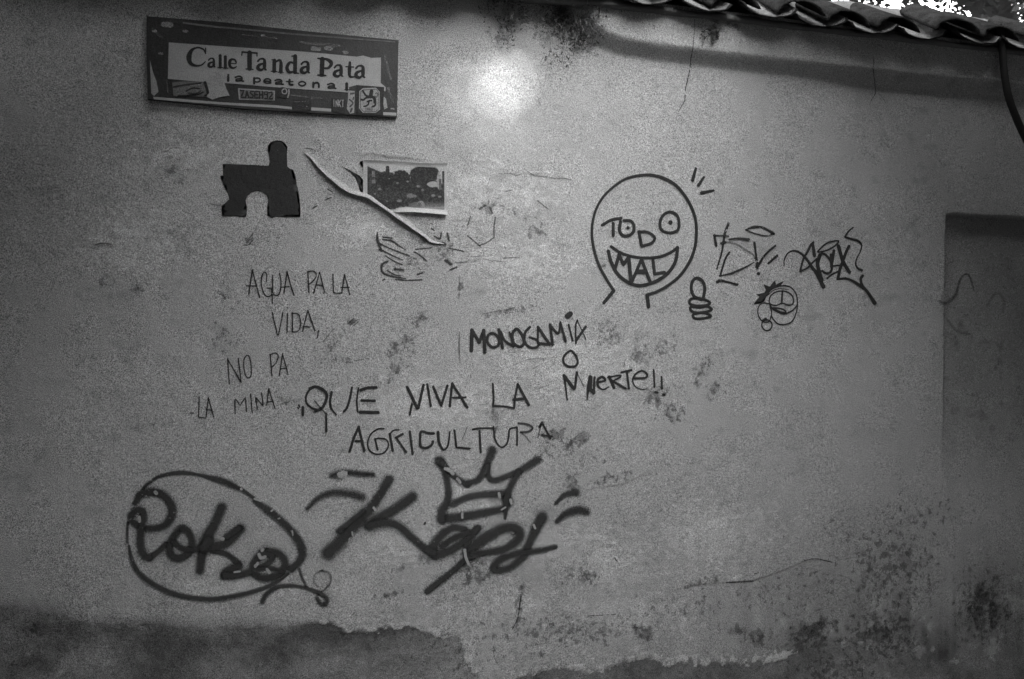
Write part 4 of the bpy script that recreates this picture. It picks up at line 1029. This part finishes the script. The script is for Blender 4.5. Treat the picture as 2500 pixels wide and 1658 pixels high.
lines(e, 'a', 'stencil', [([(1850,750),(1875,745)], 16, .7, True), ([(1840,800),(1870,830),(1845,860)], 14, .7, True), ([(1860,880),(1850,905)], 16, .7, True), ([(1875,780),(1870,800)], 12, .7)], h, 'print')
e, h = sticker('sticker', 'black sticker with a white eight-cornered shield and a rearing lion', 'a', [(1898,672),(2143,690),(2132,938),(1900,925)], 'sticker_dark')
slab('shield', 'h', [(640,265),(880,255),(950,330),(955,650),(880,715),(640,710),(572,630),(575,320)], M['sticker_light'], e, h - 0.0006, h)
lines(e, 'h', 'stencil', [([(650,292),(890,285),(930,345),(935,640),(870,692),(655,690),(598,625),(598,335),(650,292)], 9, .8, False)], h + 0.0004, 'shield_border')
lines(e, 'h', 'stencil', [([(640,310),(665,355),(700,400),(760,420)], 34, 1, True), ([(800,320),(790,370),(780,420)], 66, 1, True), ([(610,470),(650,480),(700,440),(770,430)], 34, 1, True), ([(780,400),(850,450),(860,520)], 52, 1, True),
    ([(860,520),(870,570),(830,600)], 34, 1, True), ([(800,490),(755,500),(745,550),(700,590),(660,595)], 28, 1, True), ([(720,515),(760,490),(800,495)], 26, 1, True), ([(870,360),(900,350),(915,390),(885,430),(860,410)], 16, .8, True), ([(830,590),(810,605)], 24)], h + 0.0004, 'lion')
text(e, 'h', 'stencil', '1860', 685, 622, 22, 50, 14, 8, h + 0.0004)
e, h = sticker('paper_scrap', 'thin torn white paper scrap at the right edge of the sign', 'a', [(2140,775),(2158,790),(2165,830),(2172,870),(2145,885),(2135,840)], 'sticker_light', cat='paper')

# ------------------------------------------------------------------ roof tiles on the wall
SL = R(30)
def tile_mesh(up, ln=0.34, r0=0.105, r1=0.088, fac=0.5, th=0.012, seg=11, nl=4, seed=0):
    """half pipe; up=True arched cover tile, False gutter tile; y runs up the slope from the eave; lip worn and uneven"""
    rn = random.Random(seed)
    chips = [rn.uniform(0, .010) * (1 if rn.random() < .3 else .25) for _ in range(seg + 1)]
    bulge = [[rn.uniform(-.0025, .0025) for _ in range(seg + 1)] for _ in range(nl + 1)]
    v = []; f = []; n = seg + 1
    for rr in (0, 1):
        for e_ in range(nl + 1):
            t = e_ / nl
            for k in range(n):
                r = r0 + (r1 - r0) * t - (th if rr else 0) + bulge[e_][k]
                a = math.pi * (0.04 + 0.92 * k / seg)
                x = r * math.cos(a); z = r * math.sin(a) * fac
                if not up: z = -z + r0 * fac
                y = t * ln + (chips[k] if e_ == 0 else 0)
                v.append((x, y * math.cos(SL), z + y * math.sin(SL)))
    L = n * (nl + 1); inner = []
    for e_ in range(nl):
        for k in range(seg):
            a = e_ * n + k
            f.append((a, a+1, a+n+1, a+n))
            inner.append(len(f)); f.append((L+a, L+a+n, L+a+n+1, L+a+1))
    for k in range(seg):
        f.append((k, L+k, L+k+1, k+1)); b = nl * n + k; f.append((b, b+1, L+b+1, L+b))
    for e_ in range(nl):
        a = e_ * n; f.append((a, a+n, L+a+n, L+a)); a += seg; f.append((a, L+a, L+a+n, a+n))
    return v, f, inner
coping = empty('tile_coping', (0.5, 0, 2.70), parent=wall, label='row of old curved clay roof tiles')
covers, gutters = [], []
for q in range(5):
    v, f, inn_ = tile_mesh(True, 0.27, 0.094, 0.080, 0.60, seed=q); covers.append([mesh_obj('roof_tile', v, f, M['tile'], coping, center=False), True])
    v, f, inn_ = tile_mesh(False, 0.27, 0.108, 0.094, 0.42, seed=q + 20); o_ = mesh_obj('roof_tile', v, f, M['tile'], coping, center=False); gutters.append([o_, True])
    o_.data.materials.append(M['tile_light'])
    for k in inn_: o_.data.polygons[k].material_index = 1  # inner faces get the paler clay; lips and undersides stay dark
base = world_loc(coping)
def place_tile(pool, x, y, z, rz, crs):
    it = pool[random.randrange(5)]
    src, first = it
    it[1] = False
    o = src if first else src.copy()
    if not first: col.objects.link(o); o.parent = coping
    o.location = Vector((x, y, z)) - base
    k_ = random.uniform(.95, 1.05)
    o.scale = (k_, (0.25 if crs else 1.0), k_)
    o.rotation_euler = (R(random.uniform(-1.5, 1.5)), R(random.uniform(-5, 5)), R(rz))
PIT = 0.222
k0 = 0
x = 0.862 - PIT * 14
while x < 3.2:
    for crs in (0,):
        y = -0.125 + crs * 0.26 * math.cos(SL); z = 2.680 + crs * (0.26 * math.sin(SL) + 0.012)
        place_tile(gutters, x + random.uniform(-.010, .010), y + random.uniform(-.014, .014), z + random.uniform(-.005, .005), random.uniform(-4, 4), crs)
        place_tile(covers, x + PIT / 2 + random.uniform(-.012, .012), y - 0.012 + random.uniform(-.018, .018), z + 0.012 + random.uniform(-.006, .006), random.uniform(-6, 6), crs)
    x += PIT
for pool in (covers, gutters):                     # a master that was never placed would sit at the origin
    for o_, first in pool:
        if first: bpy.data.objects.remove(o_)
# mortar bed under the tiles and ridge of mortar behind
def mortar_strip(name, prof, x0, x1, n, mat, amp_, label=None):
    v = []; f = []; m = len(prof)
    for j in range(n):
        xx = x0 + (x1 - x0) * j / (n - 1)
        for q, (py_, pz_) in enumerate(prof):
            v.append((xx, py_ + amp_ * (fbm(xx * 9 + 5, q * 1.7, 2, 3) - .5), pz_ + amp_ * (fbm(xx * 7, q * 2.3 + 9, 4, 3) - .5)))
        if j:
            b = m * (j - 1)
            for q in range(m): f.append((b + q, b + (q+1) % m, b + m + (q+1) % m, b + m + q))
    mesh_obj(name, v, f, mat, coping, label)
mortar_strip('mortar_bed', [(-0.04, 2.68), (-0.082, 2.684), (-0.07, 2.70), (0.0, 2.735), (0.14, 2.815), (0.14, 2.70)], -2.4, 3.3, 400, M['masonry'], 0.02)
mortar_strip('ridge', [(0.05, 2.76), (0.065, 2.822), (0.10, 2.862), (0.19, 2.878), (0.25, 2.85), (0.25, 2.76)], -2.4, 3.3, 400, M['mortar'], 0.03)

# ------------------------------------------------------------------ weeds and moss at the top
def clump(name, label, cat, cx, cy, rx, ry, n, mat1, mat2, nstrand, seed, hmin=0.005, hmax_=0.04):
    rnd = random.Random(seed)
    x0, z0 = ray_plane(cx, cy, 0.02)
    e = empty(name, (float(x0), -0.03, float(z0)), label, cat)
    cen = [(rnd.gauss(0, .42), rnd.gauss(0, .42), rnd.uniform(.10, .30)) for _ in range(9)]
    def leaves(nn, sz, mat, nm):
        P = []
        while len(P) < nn:
            u_, w_, s_ = rnd.choice(cen)
            P.append((cx + (u_ + rnd.gauss(0, s_)) * rx, cy + (w_ + rnd.gauss(0, s_ * 1.2)) * ry))
        W = on_wall(0.0)(np.array(P)); v = []; f = []
        for w in W:
            p = Vector(w); p.y -= rnd.uniform(hmin, hmax_)
            d = Vector((rnd.gauss(0, 1), rnd.gauss(0, .7), rnd.gauss(-.3, 1))).normalized(); s = d.cross(Vector((rnd.gauss(0,1), rnd.gauss(0,1), rnd.gauss(0,1)))).normalized()
            l = sz * rnd.uniform(.5, 1.4); wd = l * rnd.uniform(.2, .45)
            b = len(v)
            v += [tuple(p - d * l * .5), tuple(p + s * wd * .5), tuple(p + d * l * .5), tuple(p - s * wd * .5)]
            f.append((b, b+1, b+2, b+3))
        mesh_obj(nm, v, f, mat, e, smooth=False)['kind'] = 'stuff'
    leaves(n, 0.011, M[mat1], 'foliage')
    leaves(n // 5, 0.012, M[mat2], 'dry_foliage')
    v = []; f = []
    for _ in range(nstrand):
        x_, y_ = cx + rnd.gauss(0, .5) * rx, cy + rnd.gauss(0, .4) * ry
        p = Vector(on_wall(rnd.uniform(0.004, 0.03))(np.array([(x_, y_)]))[0]); d = Vector((rnd.gauss(0, .6), rnd.gauss(0, .15), rnd.gauss(-.2, .8))).normalized()
        r = rnd.uniform(.0004, .0012); prev = None
        for q in range(6):
            b = len(v)
            v += [(p.x + r, p.y, p.z), (p.x - r * .5, p.y + r, p.z + r * .5), (p.x - r * .5, p.y - r, p.z - r * .5)]
            if prev is not None:
                for k in range(3): f.append((prev + k, prev + (k+1) % 3, b + (k+1) % 3, b + k))
            prev = b
            p = p + d * 0.008 ; d = (d + Vector((rnd.gauss(0, .35), rnd.gauss(0, .1), rnd.gauss(0, .35)))).normalized()
    mesh_obj('stem', v, f, M[mat2], e, smooth=False)['kind'] = 'stuff'
clump('weed', 'small dry weed hanging above the bright patch of wall', 'weed', 1228, 30, 56, 60, 420, 'moss', 'straw', 40, 3)
clump('moss_clump', 'large dark moss clump where the projecting band of plaster ends', 'moss', 1380, 50, 84, 84, 1100, 'moss', 'straw', 70, 5, 0.002, 0.03)
clump('moss_clump', 'small dark moss tuft under the tiles, right of the larger moss clump', 'moss', 1735, 78, 28, 22, 150, 'moss', 'moss', 10, 8, 0.002, 0.014)
slab_pts = [(1425,20),(1455,28),(1470,60),(1462,120),(1440,150),(1405,150),(1370,140),(1400,90),(1418,50)]
P = cv('q', slab_pts)
i = Ink(); i.fill(slab_pts, 1, 'q', rim=1.5); i.build('bare_chip', M['chip'], wall, off=0.006, label='pale fresh break at the end of the projecting band')

# ------------------------------------------------------------------ added tube standing for a dark diagonal band at the right
def dark_band():
    pts = [(2440,60),(2447,120),(2452,180),(2462,235),(2480,285),(2500,330),(2530,390),(2570,470),(2620,580)]
    P = smooth_line(pts, 8); W = on_plane(0.10)(P); v = []; f = []
    for j, w in enumerate(W):
        r = 0.013
        for k in range(8):
            a = 2 * math.pi * k / 8; v.append((w[0] + r * math.cos(a), w[1] + r * math.sin(a) + 0.0, w[2] + r * .4 * math.cos(a)))
        if j:
            b = 8 * (j - 1)
            for k in range(8): f.append((b + k, b + (k+1) % 8, b + 8 + (k+1) % 8, b + 8 + k))
    o = mesh_obj('hanging_band', v, f, M['dark_band'])
    tag(o, 'thick dark diagonal band below the tiles at the right edge', 'dark_band')
dark_band()

# ------------------------------------------------------------------ tree behind the wall
tree = empty('tree', (2.6, 2.2, 0.0), 'tree with feathery leaves showing dark against the sky behind the wall', 'tree')
def tube(pts, rads, seg=7):
    v = []; f = []
    for j, (p, r) in enumerate(zip(pts, rads)):
        for k in range(seg):
            a = 2 * math.pi * k / seg; v.append((p[0] + r * math.cos(a), p[1] + r * math.sin(a), p[2]))
        if j:
            b = seg * (j - 1)
            for k in range(seg): f.append((b + k, b + (k+1) % seg, b + seg + (k+1) % seg, b + seg + k))
    return v, f
v, f = tube([(2.6, 2.2, 0), (2.65, 2.2, 1.5), (2.55, 2.15, 2.8), (2.6, 2.1, 4.2)], [.12, .10, .08, .04]); mesh_obj('trunk', v, f, M['bark'], tree)
def limb(a, b, r0):
    P = [Vector(a).lerp(Vector(b), t) + Vector((0, 0, .12 * math.sin(math.pi * t))) for t in (0, .25, .5, .75, 1)]
    v, f = tube([tuple(p) for p in P], [r0, r0 * .8, r0 * .6, r0 * .45, r0 * .25], 6); mesh_obj('limb', v, f, M['bark'], tree)
limb((2.58, 2.15, 2.6), (1.2, 1.5, 3.7), .04); limb((2.6, 2.1, 3.2), (2.2, 1.3, 3.75), .035); limb((2.6, 2.1, 3.4), (3.3, 1.4, 3.9), .035); limb((2.6, 2.1, 3.9), (1.7, 1.9, 4.3), .03)
def frond(root, dirv, ln, nl, seed, lw=0.013, ll=0.055):
    rnd = random.Random(seed)
    v = []; f = []
    p = Vector(root); d = Vector(dirv).normalized(); prev = None
    for q in range(nl):
        t = q / (nl - 1)
        side = d.cross(Vector((0, 1, 0.25 * rnd.uniform(-1, 1)))).normalized()
        r = 0.0022 * (1 - .6 * t)
        b = len(v)
        v += [tuple(p + side * r), tuple(p + Vector((0, r, 0))), tuple(p - side * r)]
        if prev is not None:
            for k in range(3): f.append((prev + k, prev + (k+1) % 3, b + (k+1) % 3, b + k))
        prev = b
        L = ll * math.sin(math.pi * (0.15 + 0.8 * t)) * rnd.uniform(.85, 1.1)
        for s in (-1, 1):
            ax = (side * s + d * 0.45 + Vector((0, rnd.uniform(-.25, .25), rnd.uniform(-.15, .05)))).normalized()
            w = d * lw * .5
            b2 = len(v)
            v += [tuple(p), tuple(p + ax * L * .35 + w), tuple(p + ax * L), tuple(p + ax * L * .45 - w)]
            f.append((b2, b2+1, b2+2, b2+3))
        p = p + d * (ln / nl)
        d = (d + Vector((rnd.gauss(0, .03), rnd.gauss(0, .03), -0.035 + rnd.gauss(0, .02)))).normalized()
    mesh_obj('frond', v, f, M['leaf'], tree, smooth=False)
def back(px, py, y):
    x_, z_ = ray_plane(px, py, -y); return (float(x_), y, float(z_))
rnd = random.Random(21)
fr = []
for px in range(1880, 2520, 17):
    fr.append((px + rnd.uniform(-10, 10), rnd.uniform(-90, 14), rnd.uniform(1.1, 1.9), rnd.uniform(-1, 1)))
for _ in range(26):
    fr.append((rnd.gauss(2425, 34), rnd.uniform(-80, 40), rnd.uniform(1.1, 1.9), rnd.uniform(-1, 1)))
for _ in range(14):
    fr.append((rnd.uniform(1880, 2560), rnd.uniform(-160, -60), rnd.uniform(1.1, 1.9), rnd.uniform(-1, 1)))
for k, (px, py, yy, lean) in enumerate(fr):
    b = back(px, py, yy)
    frond((b[0] - lean * .12, yy, b[2] - 0.15), (lean * .7, rnd.uniform(-.2, .2), 1.0), 0.36, 12, k, 0.030, 0.085)

# dense unseen crown added above the hanging leaves to block overhead light
rnd = random.Random(33); v = []; f = []
for _ in range(9000):
    yy = rnd.uniform(0.55, 3.4); xx = rnd.uniform(0.3, 6.0)
    dist = (xx - C0[0]) * fwd[0] + (yy - C0[1]) * fwd[1]
    zb = 1.6 + 0.395 * dist + 0.05 * math.sin(xx * 5)
    p = Vector((xx, yy, zb + abs(rnd.gauss(0, .45))))
    d = Vector((rnd.gauss(0, 1), rnd.gauss(0, 1), rnd.gauss(0, .5))).normalized(); s_ = d.cross(Vector((rnd.gauss(0, .4), rnd.gauss(0, .4), 1))).normalized()
    l = rnd.uniform(.04, .08); b = len(v)
    v += [tuple(p - d * l), tuple(p + s_ * l * .45), tuple(p + d * l), tuple(p - s_ * l * .45)]; f.append((b, b+1, b+2, b+3))
mesh_obj('crown', v, f, M['leaf'], tree, smooth=False)['kind'] = 'stuff'

# ------------------------------------------------------------------ path, and unseen buildings and roofs added to shape the light
v = [(-30, -30, 0), (30, -30, 0), (30, 30, 0), (-30, 30, 0)]
o = mesh_obj('path', v, [(0, 1, 2, 3)], M['path'], smooth=False); tag(o, 'paved lane in front of the wall', kind='structure')
def blocker_house(name, label, x0, x1, y0, y1, h):  # unseen building added to block light
    e = empty(name, ((x0 + x1) / 2, (y0 + y1) / 2, 0), label, 'blocker_house')
    v, f = [], []; box(v, f, x0, x1, y0, y1, 0, h); mesh_obj('wall', v, f, M['blocker_house'], e, smooth=False)
    v, f = [], []; box(v, f, x0 - .05, x1 + .05, y0 - .15, y1 + .05, h + 0.003, h + .12); mesh_obj('eave', v, f, M['tile'], e, smooth=False)
    return e
def canopy(label, x0, x1):  # unseen roof added so the wall darkens towards its ends
    e = empty('blocker_roof', ((x0 + x1) / 2, -4.2, 3.02), label, 'roof')
    v, f = [], []; box(v, f, x0, x1, -8.0, -0.45, 3.02, 3.10); mesh_obj('boarding', v, f, M['blocker_house'], e, smooth=False)
    v, f = [], []; box(v, f, x0 + 0.05, x1 - 0.05, -8.1, -8.0, 2.9, 3.1); mesh_obj('beam', v, f, M['bark'], e, smooth=False)
canopy('unseen boarded roof added to dim the left end of the wall', -1.77, -0.40)
canopy('unseen boarded roof added to dim the right end of the wall', 0.85, 2.44)
HL = blocker_house('blocker_house', 'unseen dark building added to shade the left end of the graffiti wall', -7.0, -1.78, -9.0, 0.0, 5.5)
HR = blocker_house('blocker_house', 'unseen dark building added to shade the right end of the graffiti wall', 2.45, 7.5, -9.0, -0.06, 5.5)
# added unseen building that blocks the sun; its opening shapes the bright patch
opp = empty('blocker_house', (0, -14.5, 0), 'unseen tall building added behind the viewer, pierced to shape the sun patch', 'blocker_house')
YO = -14.0
spot = [(1118,262),(1108,215),(1128,165),(1165,120),(1215,95),(1262,98),(1286,130),(1288,190),(1284,250),(1296,310),(1316,352),(1306,384),(1262,372),(1215,335),(1165,305)]
x_, z_ = ray_plane([p[0] for p in spot], [p[1] for p in spot], 0)
hole = []
for xx, zz in zip(x_, z_):
    k = YO / sd.y
    hole.append((xx + sd.x * k, YO, zz + sd.z * k))
hole = np.array(hole); hc = hole.mean(axis=0)
hole = hc + (hole - hc) * 1.12 + np.array([0.01, 0, -0.025])
OH = 10.2
n = len(hole); ring = []
for hp in hole:
    dx, dz = hp[0] - hc[0], hp[2] - hc[2]
    t = min([((28 if dx > 0 else -28) - hc[0]) / dx if abs(dx) > 1e-6 else 1e9, ((OH if dz > 0 else 0) - hc[2]) / dz if abs(dz) > 1e-6 else 1e9])
    ring.append((hc[0] + dx * t, YO, hc[2] + dz * t))
corners = [(-28, 0), (-28, OH), (28, OH), (28, 0)]
ang = lambda x, z: math.atan2(z - hc[2], x - hc[0])
rr = sorted([(ang(p[0], p[2]), p[0], p[2]) for p in ring] + [(ang(c_[0], c_[1]), c_[0], c_[1]) for c_ in corners])
hh = sorted([(ang(p[0], p[2]), p[0], p[2]) for p in hole])
def hole_at(a):                                   # point of the opening's outline at this angle
    A = [h_[0] for h_ in hh]; X = [h_[1] for h_ in hh]; Zz = [h_[2] for h_ in hh]
    A = [A[-1] - 2 * math.pi] + A + [A[0] + 2 * math.pi]; X = [X[-1]] + X + [X[0]]; Zz = [Zz[-1]] + Zz + [Zz[0]]
    return (np.interp(a, A, X), np.interp(a, A, Zz))
v = []; f = []
for (a, X, Zz) in rr:
    hx, hz = hole_at(a)
    v += [(X, YO, Zz), (hx, YO, hz), (X, YO - .25, Zz), (hx, YO - .25, hz)]
m_ = len(rr)
for k in range(m_):
    a, b = 4 * k, 4 * ((k + 1) % m_)
    f += [(a, b, b+1, a+1), (a+2, a+3, b+3, b+2)]
mesh_obj('facade', v, f, M['blocker_house'], opp, smooth=False)
# loose unseen leaves added over that opening to thin the sunlight
rnd = random.Random(4); v = []; f = []
hx0, hx1, hz0, hz1 = hole[:, 0].min() - .1, hole[:, 0].max() + .1, hole[:, 2].min() - .1, hole[:, 2].max() + .1
NLEAF = 1750
for _ in range(NLEAF):
    p = Vector((rnd.uniform(hx0, hx1), YO + rnd.uniform(.03, .2), rnd.uniform(hz0, hz1)))
    q2 = ((p.x - hc[0] - .02) ** 2 + (p.z - hc[2] - .02) ** 2) / .19 ** 2       # fewer leaves towards the middle, for a brighter core
    if rnd.random() < 0.50 * math.exp(-q2): continue
    d = Vector((rnd.gauss(0, 1), rnd.gauss(0, .5), rnd.gauss(0, 1))).normalized(); s = d.cross(sd).normalized()
    l = rnd.uniform(.018, .036)
    b = len(v); v += [tuple(p - d * l), tuple(p + s * l * .6), tuple(p + d * l), tuple(p - s * l * .6)]; f.append((b, b+1, b+2, b+3))
cr = empty('leaf_screen', (float(hc[0]), YO + .1, float(hc[2])), 'unseen leaf screen added over the opening to thin the sunlight', 'leaf_screen')
mesh_obj('foliage', v, f, M['leaf'], cr, smooth=False)
